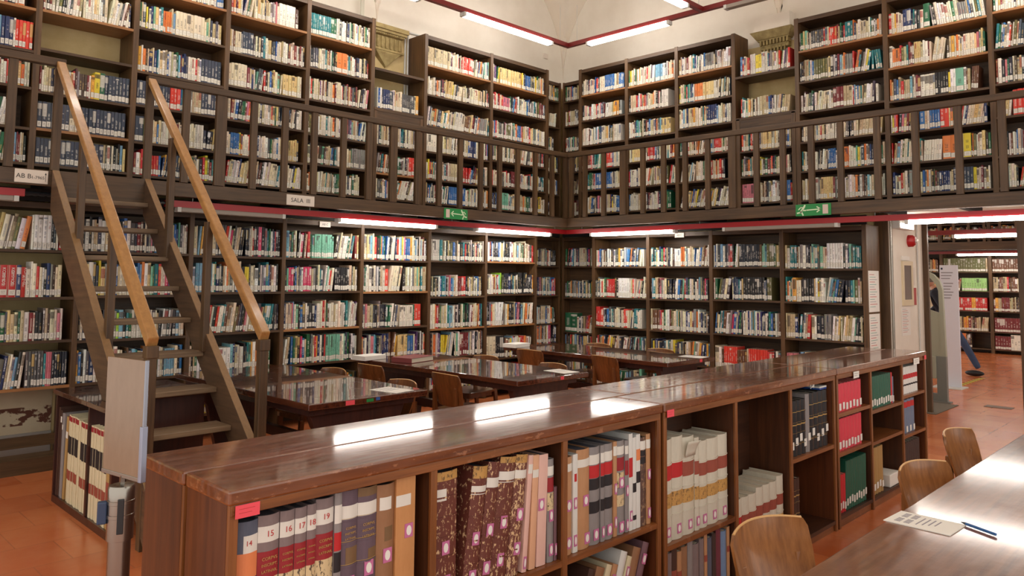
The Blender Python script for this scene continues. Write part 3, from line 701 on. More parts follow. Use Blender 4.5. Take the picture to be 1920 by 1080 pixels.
track('short red light track under the gallery, at the left picture edge', (-1, 7.2), (1.62, 7.2), ZL, RED, 'x', hang=[.5])
track('red light track under the gallery of the right wall', (8.44, -1), (8.44, 7.17), ZL, RED, 'y', hang=[6.9, 5.0, 2.9, 1.2])
hang_top = 2.366
lamp(4.58, 5.99, 7.2, ZL, 'x', True, 'lit tube lamp under the gallery, right of the SALA III sign', 'tube lamps under the gallery')
lamp(6.64, 8.09, 7.2, ZL, 'x', True, 'lit tube lamp under the gallery of the left wall, nearest the corner', 'tube lamps under the gallery')
lamp(2.85, 3.95, 7.2, ZL, 'x', False, 'unlit tube lamp under the gallery, left of the SALA III sign', 'tube lamps under the gallery')
lamp(.4, 1.58, 7.2, ZL, 'x', False, 'unlit tube lamp under the gallery at the left picture edge', 'tube lamps under the gallery')
lamp(5.34, 6.73, 8.44, ZL, 'y', True, 'lit tube lamp under the gallery of the right wall, nearest the corner', 'tube lamps under the gallery')
lamp(3.28, 4.67, 8.44, ZL, 'y', False, 'unlit tube lamp under the gallery, below the right exit arrow sign', 'tube lamps under the gallery')
lamp(1.15, 2.60, 8.44, ZL, 'y', True, 'lit tube lamp hanging in front of the doorway, right picture edge', 'tube lamps under the gallery')
# spiral conduit by the stairs
tag(MB().tube([(1.62 + .02 * i, 7.2 + .004 * math.sin(i * 2.4), ZL + .03 + .004 * math.cos(i * 2.4)) for i in range(57)], .018, 8).build('flexible_conduit', BLACK, smooth=True),
    'black ribbed cable conduit behind the top of the staircase', 'conduit')
# upper ring, hung above the gallery edge
hang_top = 5.6
Zu = 5.0
track('dark red light track hung high along the left wall', (-3, 7.12), (8.41, 7.12), Zu, DRED, 'x', hang=[5.8, 8.2])
track('dark red light track hung high along the right wall', (8.38, -3), (8.38, 7.09), Zu, DRED, 'y', hang=[6.95, 4.95])
track('dark red cross track hung high, meeting the right wall track', (-3, 4.9), (8.35, 4.9), Zu, DRED, 'x')
UG = 'tube lamps high under the vault'
lamp(6.30, 8.01, 7.12, Zu, 'x', True, 'lit tube lamp high on the left wall track, left of the corner', UG, .09, .05)
lamp(5.37, 6.75, 8.38, Zu, 'y', True, 'lit tube lamp high on the right wall track, right of the corner', UG, .09, .05)
lamp(6.4, 8.0, 4.9, Zu, 'x', True, 'lit tube lamp on the high cross track, at the top picture edge', UG, .09, .05)
lamp(3.2, 4.58, 8.38, Zu, 'y', False, 'unlit tube lamp high on the right wall track', UG, .09, .05)
lamp(3.95, 5.60, 7.12, Zu, 'x', True, 'lit tube lamp high on the left wall, outside the picture top', UG, .09, .05)
lamp(1.6, 3.25, 7.12, Zu, 'x', True, 'lit tube lamp high above the staircase, outside the picture', UG, .09, .05)
lamp(4.0, 5.6, 4.9, Zu, 'x', True, 'second lit tube lamp of the high cross track, outside the picture', UG, .09, .05)
lamp(.9, 2.4, 8.38, Zu, 'y', True, 'lit tube lamp high on the right wall above the doorway, outside the picture', UG, .09, .05)

# ================================================================= STAIRCASE
def zs(y): return 2.47 - .93 * (7.03 - y)           # upper edge of the stringers
st = empty('staircase', (2.2, 4.5, 0), label='steep open wooden staircase with two handrails climbing to the gallery', cat='staircase')
zb = lambda y: zs(y) - .33
MB().prism([(7.045, zs(7.045)), (7.045, zb(7.045)), (4.73, .0), (4.375, .0)], 2.50, 2.555, 'x').build('stringer', STRW, st, bevel=.004)
MB().prism([(7.045, zs(7.045)), (7.045, zb(7.045)), (5.58, zb(5.58)), (5.10, .80), (5.235, .80)][:3] + [(5.235, .80)], 1.775, 1.83, 'x').build('stringer', STRW, st, bevel=.004)
MB().prism([(5.08, zs(5.08)), (5.08, zb(5.08)), (4.73, 0), (4.375, 0)], 1.775, 1.83, 'x').build('stringer', STRW, st, bevel=.004)
for k in range(10):
    z = 2.255 - .2375 * k; y = 6.92 - (2.26 - z) * 1.035
    MB().box(1.83, 2.50, y, y + .235, z - .038, z).build('tread', TREADW, st, bevel=.006)
MB().box(1.83, 2.50, 7.03, 7.06, 2.25, 2.478).build('riser_board', BMX, st)
def hz(y): return 3.40 + (y - 7.05) * .965
for x in (1.80, 2.53):
    MB().prism([(7.045, hz(7.045)), (7.045, hz(7.045) - .065), (4.83, hz(4.83) - .065), (4.80, hz(4.83) - .0)], x - .034, x + .034, 'x').build('handrail', HAND, st, bevel=.008)
    sx = x + .03 if x < 2 else x - .03
    for y in (6.45, 5.69):
        MB().box(sx - .024, sx + .024, y - .03, y + .03, zs(y) - .16, hz(y) - .05).build('post', BMZ, st, bevel=.003)
    MB().box(x - .036, x + .036, 4.80, 4.875, hz(4.83) - .125, hz(4.83) - .05).box(x - .03, x + .03, 4.81, 4.87, 0, hz(4.83) - .1).build('newel_post', BMZ, st, bevel=.004)

# ================================================================= SIGNS
def plate(name, wpos, rz, w, h, mat, label, cat='sign', th=.006, grp=None):
    t = empty(name, wpos, rz, label=label, cat=cat, group=grp)
    MB().box(-w / 2, w / 2, -th, 0, -h / 2, h / 2).build('plate', mat, t, local=True, bevel=.001)
    return t
F90 = (R(90), 0, 0)
def seg(mb, p, q, w, y=-.0068):
    p = Vector((p[0], p[1])); q = Vector((q[0], q[1])); d = (q - p).normalized(); n = Vector((-d.y, d.x)) * w / 2; d = d * w * .3
    mb.prism([tuple(p + n - d), tuple(p - n - d), tuple(q - n + d), tuple(q + n + d)], y, y + .0012, 'y')
t = plate('room_sign', (4.06, GY - .001, 2.408), 0, .32, .108, SIGNW, 'cream plate lettered SALA III on the gallery beam'); text('SALA  III', .062, INK, t, (0, -.0066, -.002), F90)
t = plate('shelfmark_sign', (1.635, GY - .001, 2.418), 0, .235, .108, SIGNW, 'cream plate lettered AB B 1-7965 with an arrow on the gallery beam')
text('AB B', .052, INK, t, (-.055, -.0066, -.002), F90); text('1-7965', .034, INK, t, (.045, -.0066, -.008), F90)
m = MB(); seg(m, (.1, -.035), (.1, .02), .003); m.prism([(.093, .02), (.107, .02), (.1, .038)], -.0068, -.0056, 'y'); m.build('arrow', INK, t, local=True)
for pos, rz, lb in (((4.65, LOF - .006, 2.212), 0, 'small cream plate lettered AB C on top of the left lower bookcase'), ((LRF - .006, 5.515, 2.212), R(-90), 'small cream plate lettered AB C on top of the right lower bookcase')):
    t = plate('shelfmark_sign', pos, rz, .14, .062, SIGNW, lb); text('AB C', .036, INK, t, (0, -.0066, -.001), F90)
def exit_sign(pos, rz, w, h, flip, label):
    t = plate('exit_sign', pos, rz, w, h, GREEN, label)
    W = plain('exit_sign_white', (214, 236, 200), .5); s = -1 if flip else 1; k = h / .5
    def X(u): return s * (u - .5) * w
    def Zz(v): return (v - .5) * h
    m = MB()
    for a, b, ww in (((.25, .78), (.15, .35), .055), ((.20, .72), (.15, .74), .03), ((.15, .74), (.09, .56), .03), ((.20, .48), (.29, .47), .035), ((.15, .33), (.05, .26), .04), ((.17, .36), (.215, .07), .04)):
        seg(m, (X(a[0]), Zz(a[1])), (X(b[0]), Zz(b[1])), ww * w)
    c = (X(.265), Zz(.88)); m.prism([(c[0] + .026 * w * math.cos(i * .628), c[1] + .026 * w * math.sin(i * .628)) for i in range(10)], -.0072, -.0058, 'y')
    m.build('running_figure', W, t, local=True)
    m = MB()
    for a, b in (((.32, .49), (.71, .53)), ((.61, .74), (.71, .53)), ((.61, .30), (.71, .53))): seg(m, (X(a[0]), Zz(a[1])), (X(b[0]), Zz(b[1])), .032 * w)
    m.build('arrow', W, t, local=True)
    MB().box(X(.77), X(.92), -.0072, -.006, Zz(.12), Zz(.9)).build('door_symbol', plain('exit_sign_door', (214, 196, 186), .5), t, local=True)
exit_sign((6.195, GY - .001, 2.405), 0, .385, .13, True, 'green exit sign with arrow pointing left on the left gallery beam')
exit_sign((GX - .001, 3.505, 2.41), R(-90), .395, .13, False, 'green exit sign with arrow pointing right on the right gallery beam')

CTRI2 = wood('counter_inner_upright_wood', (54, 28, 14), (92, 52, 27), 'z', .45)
# ================================================================= LONG COUNTER BOOKCASE
def counter_unit(x0, x1, divs, shelves, label, front=True):
    """divs: inner divider x positions; shelves: per bay list of shelf heights (top faces)"""
    ya, yb = (2.06, 2.345) if front else (2.352, 2.665)
    t = empty('counter_bookcase', ((x0 + x1) / 2, (ya + yb) / 2, 0), label=label, cat='bookcase')
    o = .005
    MB().box(x0, x1, ya - (o if front else 0), yb + (0 if front else o), 1.008, 1.05).build('countertop', CTR, t, bevel=.007)
    if front: MB().box(x0 + .01, x1 - .01, ya + .002, ya + .022, .978, 1.008).build('fascia', CTRE, t, bevel=.002)
    for x in [x0 + .006] + list(divs) + [x1 - .006]:
        a = x - .014 if x not in (x0 + .006, x1 - .006) else (x0 + .006 if x < (x0 + x1) / 2 else x1 - .034)
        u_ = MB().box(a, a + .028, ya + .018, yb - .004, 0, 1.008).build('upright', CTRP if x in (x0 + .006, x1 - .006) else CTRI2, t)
        MB().box(a, a + .028, ya + .004, ya + .0178, 0, 1.008).build('edge_strip', CTRZ, u_, bevel=.002)
    yb2, ya2 = (yb - .012, yb - .004) if front else (ya + .012, ya + .004)
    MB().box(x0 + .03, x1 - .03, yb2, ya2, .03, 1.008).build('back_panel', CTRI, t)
    MB().box(x0 + .01, x1 - .01, (ya + .02) if front else (yb - .04), (ya + .04) if front else (yb - .02), 0, .055).build('plinth', CTRE, t)
    ed = [x0 + .034] + list(divs) + [x1 - .034]
    for i, zz in enumerate(shelves):
        a = ed[i] + (.014 if i else 0); b = ed[i + 1] - (.014 if i + 1 < len(ed) - 1 else 0)
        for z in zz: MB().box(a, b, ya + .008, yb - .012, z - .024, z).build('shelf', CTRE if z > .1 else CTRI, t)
    return t
cu1 = counter_unit(.99, 3.122, [1.73, 2.424], [[.08, .505], [.08, .505], [.08, .505]], 'polished wooden counter bookcase unit nearest the camera, with old folios')
cu2 = counter_unit(3.135, 5.19, [3.844, 4.518], [[.07, .378], [.07], [.07, .56]], 'middle polished wooden counter bookcase unit, with vellum and black volumes')
cu3 = counter_unit(5.203, 7.10, [5.838, 6.515], [[.078, .485, .745], [.078, .47, .695], [.078, .42, .73]], 'far polished wooden counter bookcase unit, with small red and green books')
for a, b, lb in ((.985, 3.24, 'rear polished counter bookcase unit behind the one nearest the camera'), (3.25, 5.2, 'rear polished counter bookcase unit in the middle of the row'), (5.21, 7.02, 'rear polished counter bookcase unit at the doorway end')):
    counter_unit(a, b, [(a * 2 + b) / 3, (a + 2 * b) / 3], [[.08, .5]] * 3, lb, front=False)
def sticker(x, z, w, h, lb, mat=PINK, y=2.055, rz=0, lines=2):
    t = empty('sticker', (x, y, z), rz, label=lb, cat='sticker')
    MB().box(-w / 2, w / 2, -.0014, 0, -h / 2, h / 2).build('sheet', mat, t, local=True)
    m = MB()
    for i in range(lines): m.box(-w * .36, w * (.3 - .12 * (i % 2)), -.0018, -.001, h * (.16 - .3 * i), h * (.2 - .3 * i))
    m.build('printed_lines', REDINK if mat == PINK else INK, t, local=True)
sticker(1.045, .99, .072, .036, 'pink sticker on the counter corner nearest the camera', y=2.0545)
sticker(3.185, 1.0, .06, .034, 'pink sticker at the start of the middle counter unit', y=2.0545)
sticker(7.06, 1.0, .05, .034, 'pink sticker at the doorway end of the counter', y=2.0545)
sticker(5.53, .985, .10, .045, 'white paper tag on the counter edge above small red books', PAPER, y=2.0545)
sticker(6.83, .985, .14, .05, 'white paper tag on the counter edge, doorway end', PAPER, y=2.0545)
t = tag(MB().box(4.70, 4.705, 2.0544, 2.0548, .95, .951).build('worn_marking', PAPER), 'worn white painted shelf mark on the counter edge', 'marking')
text('3-44', .034, PAPER, t, (4.80, 2.0538, .972), F90)

# ================================================================= OLD BOOKS
def mottled(name, base, fleck, thr=.56, scale=38):
    t = NT(name); v = t.mapping(t.coord(), (1.6, 1, .8)); n = t.noise(v, scale, 4, .7)
    t.col(t.mix(t.ramp(n, thr - .02, thr + .02), srgb(base), srgb(fleck))); t.rough(.55); t.bump(n, .15, .002); return t.m
def aged(name, base, a=16, rough=.55):
    t = NT(name); n = t.noise(t.mapping(t.coord(), (3, 3, 1)), 9, 5, .7)
    t.col(t.mix(n, srgb(tuple(max(0, v - a) for v in base)), srgb(tuple(min(255, v + a) for v in base)))); t.rough(rough); return t.m
OM = dict(greybrown=aged('grey_brown_cloth', (128, 112, 112)), plum=aged('faded_plum_cloth', (98, 80, 92)), brown=aged('brown_leather', (150, 108, 76)), kraft=aged('kraft_cover', (196, 140, 88)), tan=aged('tan_cover', (186, 138, 98)),
          marble=mottled('flaking_maroon_leather', (106, 54, 44), (218, 184, 140), .59, 60), marble2=mottled('very_flaked_maroon_leather', (112, 62, 52), (218, 184, 140), .53, 60), pink=aged('pale_pink_cover', (226, 184, 172), 10), peach=aged('peach_cover', (220, 170, 136), 10),
          grey=aged('grey_cloth', (140, 134, 134)), mauve=aged('mauve_cloth', (116, 84, 92)), white=aged('white_card', (222, 222, 218), 8), vellum=aged('ivory_vellum', (206, 200, 184)), slate=aged('slate_cloth', (84, 90, 108)),
          darkmott=mottled('worn_brown_leather', (92, 66, 58), (150, 118, 92), .55), black=aged('black_cloth', (32, 32, 36), 6, .35), umber=aged('umber_leather', (70, 44, 34), 10), maroon=aged('maroon_cloth', (112, 48, 62)), blue=aged('pale_blue_cloth', (112, 140, 178)),
          redc=aged('pink_red_cloth', (222, 66, 84), 10, .4), red=aged('bright_red_cloth', (204, 40, 50), 10, .4), green=aged('dark_green_cloth', (24, 92, 72), 8, .35), steel=aged('blue_grey_cloth', (108, 122, 148)), dark=aged('dark_brown_cloth', (62, 44, 40), 8), cream=aged('cream_cover', (216, 204, 170)), gold=aged('ochre_leather', (176, 140, 84)))
LM = dict(white=aged('white_paper_band', (226, 222, 214), 6), red=aged('red_leather_label', (150, 34, 42), 12), bred=aged('scarlet_leather_label', (190, 36, 40), 8), black=aged('black_leather_label', (34, 30, 34), 5), orange=aged('orange_label', (226, 134, 84), 8), navy=aged('navy_label', (44, 62, 104), 6),
          cream=mottled('scuffed_cream_patch', (214, 192, 150), (90, 74, 62), .58, 60), ochre=mottled('scuffed_ochre_label', (196, 150, 84), (122, 92, 56), .56, 50), rust=aged('rust_label', (150, 72, 56), 16), gold=GOLD, brown=aged('brown_label', (120, 92, 62), 14))
PB = plain('grey_page_edges', (84, 86, 98), .8)
PBL = plain('light_page_edges', (196, 186, 166), .8)
PUR = plain('magenta_sticker_frame', (196, 112, 158), .6)
def arc(w, n=8, b=None):
    b = min(w * .16, .011) if b is None else b
    return [(w * i / n, b * (1 - math.sin(math.pi * i / n))) for i in range(n + 1)]
n_old = 0
def folio(base, x, z, w, h, d, bands=(), stickers=(), lean=0, label='', grp=None, bound=(2.09, 0), pages=None, raised=0, rz=None, lines=(), edge=None, flat=False, stickmat=None):
    """one old volume; local frame: x along the row, spine at y=0 facing -y. bands: (z0,z1,mat)[fractions]"""
    y = bound[0]; lr = R(lean); piv = w if lean > 0 else 0
    t = empty('old_book', (x + (piv if lean else 0), y, z), 0, lr, label=label, cat='book', group=grp)
    n = 8; a = arc(w, n, .002 if flat else None); ox = -piv if lean else 0; bt = min(.0035, w * .12)
    # cover: curved spine, two boards (one closed shell open at head, tail and fore-edge)
    outer = a + [(w, d), (w - bt, d)]; inner = [(w - bt, a[-1][1] + .004)] + [(bt + (w - 2 * bt) * i / n, a[i][1] + .004) for i in range(n, -1, -1)][1:-1] + [(bt, a[0][1] + .004), (bt, d), (0, d)]
    pts = outer + inner
    m = MB(); N = len(pts)
    vs = [(p[0] + ox, p[1], 0) for p in pts] + [(p[0] + ox, p[1], h) for p in pts]
    m.add(vs, [(i, (i + 1) % N, N + (i + 1) % N, N + i) for i in range(N)])
    # head and tail rims as strips between outer and inner
    No = len(outer); L_ = len(inner)
    rim = []
    for zoff in (0, N):
        rim.append([zoff + n, zoff + n + 1, zoff + n + 2, zoff + n + 3])
        rim.append([zoff + 0, zoff + N - 1, zoff + N - 2, zoff + N - 3])
        rim.append([zoff + i for i in range(n + 1)] + [zoff + i for i in range(No, N - 2)])
    m.f += [tuple(r) for r in rim]
    m.build('cover', OM[base], t, local=True)
    MB().box(bt + .0008 + ox, w - bt - .0008 + ox, a[0][1] + .006, d - .006, .004, h - (.006 if h > .3 else .003)).build('page_block', pages or (PB if h > .3 else PBL), t, local=True)
    def strip(nm, f0, f1, mat, u0=0., u1=1., off=.0008, parent=t):
        p = [(w * i / n + ox, a[i][1] - off) for i in range(n + 1) if u0 - 1e-6 <= i / n <= u1 + 1e-6]
        k = len(p); vs = [(q[0], q[1], f0 * h) for q in p] + [(q[0], q[1], f1 * h) for q in p]
        vs += [(q[0], q[1] + off * .9, f0 * h) for q in p] + [(q[0], q[1] + off * .9, f1 * h) for q in p]
        fs = [(i, i + 1, k + i + 1, k + i) for i in range(k - 1)] + [(2 * k + i, 3 * k + i, 3 * k + i + 1, 2 * k + i + 1) for i in range(k - 1)]
        fs += [(i, 2 * k + i, 2 * k + i + 1, i + 1) for i in range(k - 1)] + [(k + i, k + i + 1, 3 * k + i + 1, 3 * k + i) for i in range(k - 1)]
        fs += [(0, k, 3 * k, 2 * k), (k - 1, 3 * k - 1, 4 * k - 1, 2 * k - 1)]
        return MB().add(vs, fs).build(nm, mat, parent, local=True)
    for b in bands:
        nm = 'paper_band' if b[2] == 'white' else 'spine_label' if b[2] not in ('gold', 'cream') else 'gold_rule' if b[2] == 'gold' else 'scuffed_patch'
        strip(nm, b[0], b[1], LM[b[2]], *(b[3:5] if len(b) > 3 else ()))
    for i in range(raised):
        f = .12 + .76 * (i + .5) / raised
        strip('raised_band', f - .006, f + .006, OM[base], off=.003)
        strip('gold_rule', f + .008, f + .011, GOLD, off=.0009) if base in ('plum', 'black', 'umber') else None
    for (uf, zf) in stickers:
        sw, sh = min(.034, w * .62), .046
        cx = w * uf + ox; cz = zf * h
        s = MB().box(cx - sw / 2, cx + sw / 2, -.0016, .0002, cz - sh / 2, cz + sh / 2).build('shelfmark_sticker', PUR if stickmat is None else stickmat, t, local=True)
        MB().prism([(cx + sw * .31 * math.cos(q * math.pi / 6), cz + sh * .36 * math.sin(q * math.pi / 6)) for q in range(12)], -.0022, -.0010, 'y').build('sticker_centre', PAPER, s, local=True)
        o_ = s.children[0]
    for (txt_, zf, sz, mt) in lines: text(txt_, sz, mt, t, (w / 2 + ox, -.0016, zf * h), F90)
    return t

def row(books, x0, x1, z, place, grp, y=2.09):
    """books: list of dicts; widths are scaled so that the row fills x0..x1"""
    for i in range(1, len(books)):
        e = (math.sin(R(books[i - 1].get('lean', 0))) - math.sin(R(books[i].get('lean', 0)))) * min(books[i - 1]['h'], books[i]['h'])
        if e > 0: books[i] = dict(books[i], gap=books[i].get('gap', 0) + e)
    tot = sum(b['w'] / math.cos(R(b.get('lean', 0))) + b.get('gap', 0) for b in books) + math.sin(R(books[-1].get('lean', 0))) * books[-1]['h']; k = min(1.0, (x1 - x0) / tot) if x1 else 1
    x = x0
    for i, b in enumerate(books):
        b = dict(b); w = b.pop('w') * k; x += b.pop('gap', 0) * k; d = b.pop('desc'); h = b.pop('h'); base = b.pop('m')
        lab = f"{d}, {ordinal(i)} {place}"
        folio(base, x, z, w - .0015, h, b.pop('d', .225), label=lab, grp=grp, bound=(y + b.pop('set', 0), 0), **b)
        x += w / math.cos(R(b.get('lean', 0)))
CIL = (('CORPVS', .715, .0105, GOLD), ('INSCRIPT.', .68, .0095, GOLD), ('LATINAR.', .645, .0095, GOLD))
def cil(w, num, h=.445, st=(), **k):
    return dict(m='greybrown', w=w, h=h, desc='grey folio with white band, red label and flaking patch', bands=((.83, .93, 'white'), (.60, .77, 'red'), (.42, .60, 'cream')), stickers=st,
                lines=((num, .88, .024, REDINK), ('CORPVS', .725, w * .19, GOLD), ('INSCRIPT.', .685, w * .17, GOLD), ('LATINAR.', .645, w * .17, GOLD)), **k)
b1 = [dict(m='slate', w=.062, h=.440, desc='slate folio with torn white patch over orange and navy labels', bands=((.80, .91, 'white', .25, 1), (.64, .80, 'orange'), (.40, .64, 'navy')), lines=(('14', .86, .02, REDINK), ('SVPPLEMENTVM', .57, .0062, GOLD))),
      cil(.068, '15'), cil(.048, '16', st=((.5, .36),)), cil(.040, '17'), cil(.032, '18', .447), cil(.064, '19', .455),
      dict(m='grey', w=.027, h=.462, desc='thin grey folio with white, red and black labels', bands=((.80, .92, 'white'), (.62, .74, 'bred'), (.48, .61, 'black'))),
      dict(m='plum', w=.062, h=.462, raised=5, desc='plum folio with a broad cream band and gold title', bands=((.80, .90, 'white'), (.50, .62, 'brown', .25, 1)), stickers=((.5, .38),), lines=(('CORPVS', .75, .010, GOLD), ('INSCRIPT.', .715, .0095, GOLD), ('LATINAR.', .68, .0095, GOLD))),
      dict(m='plum', w=.074, h=.460, raised=5, desc='wide plum folio with brown scuffed head and cream band', bands=((.94, 1, 'brown'), (.80, .90, 'white'), (.48, .58, 'brown', .5, 1)), stickers=((.55, .45),), lines=(('CORPVS', .75, .012, GOLD), ('INSCRIPT.', .71, .011, GOLD), ('LATINAR.', .67, .011, GOLD))),
      dict(m='brown', w=.072, h=.455, desc='brown leather folio with a torn white slip', bands=((.82, .91, 'white', .12, .75), (.60, .70, 'brown', .37, .88)), stickers=((.55, .5),)),
      dict(m='kraft', w=.082, h=.464, desc='orange-tan folio with white band and high sticker', bands=((.80, .88, 'white', 0, .75),), stickers=((.66, .62),), flat=True)]
row(b1, 1.04, 1.70, .506, 'nearest counter bay', 'old folios in the nearest counter bay')
mb_ = dict(m='marble', h=.445)
b2 = [dict(m='marble', w=.125, h=.452, desc='very wide folio in flaking maroon leather', bands=((.93, 1, 'ochre'), (.78, .87, 'white', 0, .62)), stickers=((.5, .42), (.55, .16)), raised=5),
      dict(m='marble', w=.080, gap=.028, h=.440, lean=7, desc='leaning folio in flaking maroon leather with white slip', bands=((.90, 1, 'ochre'), (.77, .84, 'white')), stickers=((.5, .42), (.5, .12)), raised=4),
      dict(m='marble', w=.068, h=.445, lean=7, desc='leaning narrow folio in flaking maroon leather', bands=((.78, .87, 'white'),), stickers=((.5, .45), (.5, .15)), raised=4),
      dict(m='marble', w=.092, h=.450, lean=7, desc='leaning wide folio in flaking maroon leather', bands=((.95, 1, 'ochre'), (.79, .88, 'white')), stickers=((.45, .47), (.45, .17)), raised=5),
      dict(m='marble2', w=.070, h=.448, lean=7, desc='leaning folio in very flaked maroon leather', bands=((.93, 1, 'ochre'), (.80, .87, 'white')), stickers=((.6, .5), (.6, .22)), raised=4),
      dict(m='pink', w=.028, h=.440, lean=5, desc='thin leaning pale pink book', bands=((.84, .92, 'white'),), stickers=((.5, .08),), flat=True),
      dict(m='peach', w=.038, h=.435, lean=3, desc='peach-coloured paperback folio', bands=((.80, .87, 'white'),), flat=True),
      dict(m='pink', w=.058, h=.430, lean=2, desc='pale pink paperback folio with a wrinkled head', stickers=((.35, .55),), flat=True),
      dict(m='grey', w=.042, h=.405, desc='grey folio with red label and scuffed patch', bands=((.84, .93, 'white'), (.68, .82, 'red'), (.5, .67, 'cream')), stickers=((.5, .45), (.5, .12))),
      dict(m='mauve', w=.02, h=.29, desc='thin mauve book', stickers=((.5, .15),))]
row(b2, 1.75, 2.405, .506, 'second counter bay', 'old folios in the second counter bay')
gb = lambda w, **k: dict(m='grey', w=w, h=.41, desc='grey folio with scarlet and black labels', bands=((.82, .92, 'white'), (.68, .81, 'bred'), (.56, .675, 'black'), (.32, .44, 'black')), stickers=((.5, .1),), **k)
b3 = [dict(m='tan', w=.055, h=.395, desc='tan folio with white band and two stickers', bands=((.85, .93, 'white'),), stickers=((.5, .5), (.5, .12))),
      dict(m='white', w=.032, h=.40, desc='thin white folio with red label', bands=((.72, .80, 'bred', .2, .8),), stickers=((.5, .5), (.5, .12)), flat=True),
      dict(m='tan', w=.088, h=.412, desc='wide tan folio with white band', bands=((.82, .90, 'white'),), stickers=((.6, .48), (.7, .1))),
      gb(.072), gb(.03), gb(.062),
      dict(m='tan', w=.028, h=.412, desc='narrow tan folio with two stickers', bands=((.85, .95, 'white'),), stickers=((.5, .5), (.5, .15))),
      dict(m='grey', w=.06, h=.41, desc='grey folio with red label and flaked patches', bands=((.85, .94, 'white'), (.68, .82, 'red'), (.5, .66, 'cream'), (.3, .42, 'cream')), stickers=((.5, .55), (.5, .08))),
      dict(m='grey', w=.028, h=.405, desc='narrow grey folio with red label', bands=((.85, .94, 'white'), (.62, .78, 'red')), stickers=((.5, .45), (.5, .08))),
      dict(m='white', w=.03, h=.43, desc='tall white folio with scarlet label', bands=((.55, .75, 'bred'),), stickers=((.5, .15),), flat=True),
      dict(m='white', w=.028, h=.41, desc='white folio with black marks', bands=((.4, .5, 'black'), (.1, .15, 'black')), flat=True),
      dict(m='white', w=.032, h=.42, desc='white folio with orange-red and black labels', bands=((.72, .84, 'orange'), (.48, .6, 'black')), flat=True),
      dict(m='darkmott', w=.052, h=.40, desc='worn brown leather folio with frayed binding', bands=((.86, .96, 'white'), (.7, .85, 'black')), raised=4),
      dict(m='tan', w=.036, h=.41, desc='tan folio beside the upright', bands=((.84, .94, 'white'),), stickers=((.5, .55), (.5, .12)))]
row(b3, 2.45, 3.075, .506, 'third counter bay', 'old folios in the third counter bay')
lo = [('umber', .05, .34), ('brown', .06, .33), ('cream', .04, .33), ('tan', .04, .32), ('white', .05, .36), ('cream', .035, .33), ('brown', .06, .35), ('mauve', .05, .36)]
row([dict(m=m_, w=w_, h=h_, lean=22, d=.22, gap=(.004 if i else .03), desc=f'leaning {m_.replace("umber", "dark brown")} old book', stickers=((.5, .8),) if i % 2 else ()) for i, (m_, w_, h_) in enumerate(lo)], 2.46, None, .081, 'low in third counter bay', 'leaning old books low in the third counter bay')
ve = lambda w, h=.48, lab='bred', **k: dict(m='vellum', w=w, h=h, desc=k.pop('desc', 'ivory vellum folio'), bands=((.60, .76, lab), (.33, .47, 'ochre')), raised=k.pop('raised', 3), stickers=((.5, .1),), pages=PBL, **k)
v1 = [ve(.088, .485, desc='ivory vellum folio with scarlet label'), ve(.098, .49, desc='ivory vellum folio with scarlet label and torn number slip'), ve(.105, .475, 'rust', desc='damaged vellum folio with peeling spine'), ve(.045, .46, 'rust', desc='narrow damaged vellum folio'),
      ve(.085, .435, 'rust', desc='vellum folio with faded rust label'), ve(.11, .435, 'rust', desc='wide vellum folio with faded rust label'), ve(.098, .44, 'rust', desc='vellum folio with white slip beside the upright')]
row(v1, 3.175, 3.825, .379, 'fourth counter bay', 'vellum folios on the upper shelf of the fourth counter bay')
# peeling flap on the damaged folio
fl = [o for o in COL.objects if o.get('label', '').startswith('damaged vellum folio')][0]
m = MB(); fv = [(0.004 + .09 * i / 5, -.004 - .035 * (j / 4) ** 1.6 * (.5 + .5 * i / 5), .38 + .09 * j / 4 - .012 * (j / 4) ** 2) for j in range(5) for i in range(6)]
m.add(fv, [(j * 6 + i, j * 6 + i + 1, (j + 1) * 6 + i + 1, (j + 1) * 6 + i) for j in range(4) for i in range(5)])
fo = m.build('peeling_flap', OM['vellum'], fl, local=True, smooth=True); q = fo.modifiers.new('t', 'SOLIDIFY'); q.thickness = .002
lo2 = [('umber', .04), ('greybrown', .035), ('umber', .05), ('tan', .04), ('brown', .055), ('grey', .05), ('greybrown', .06), ('greybrown', .045), ('tan', .03), ('slate', .05), ('dark', .04), ('maroon', .05), ('blue', .06), ('tan', .03)]
row([dict(m=m_, w=w_, h=.245 + .012 * (i % 3), desc=f'{dict(umber="dark brown", greybrown="grey-brown", slate="slate", dark="dark", maroon="maroon", blue="pale blue", tan="tan", brown="brown", grey="grey")[m_]} half-size old book', bands=((.5, .62, 'rust'),) if m_ in ('umber', 'tan') else ()) for i, (m_, w_) in enumerate(lo2)], 3.175, 3.825, .071, 'low in fourth counter bay', 'old books low in the fourth counter bay')
row([ve(.085, .375 + .02 * (i // 3), 'rust' if i else 'bred', desc='vellum-bound volume with rust label', stickmat=PAPER) for i in range(7)], 3.87, 4.495, .071, 'fifth counter bay', 'vellum volumes in the fifth counter bay')
bk = [dict(m='black' if i != 4 else 'grey', w=.062 if i < 5 else .072, h=.335 if i < 4 else .36, raised=4 if i != 4 else 0, desc='black gold-tooled volume' if i != 4 else 'plain grey volume', bands=((.78, .80, 'gold'), (.55, .57, 'gold'), (.2, .22, 'gold')) if i != 4 else (), stickers=((.6, .2 + .06 * (i % 3)),), stickmat=PAPER, pages=PBL) for i in range(9)]
row(bk, 4.55, 5.13, .561, 'sixth counter bay', 'black gold-tooled volumes on the counter shelf')
row([dict(m='umber', w=.045, h=.36, raised=4, desc='dark brown gold-tooled volume', bands=((.7, .72, 'gold'), (.4, .42, 'gold')), stickers=((.6, .3),), stickmat=PAPER, pages=PBL) for i in range(3)], 4.545, None, .071, 'below the black volumes', 'dark brown volumes low in the sixth counter bay')
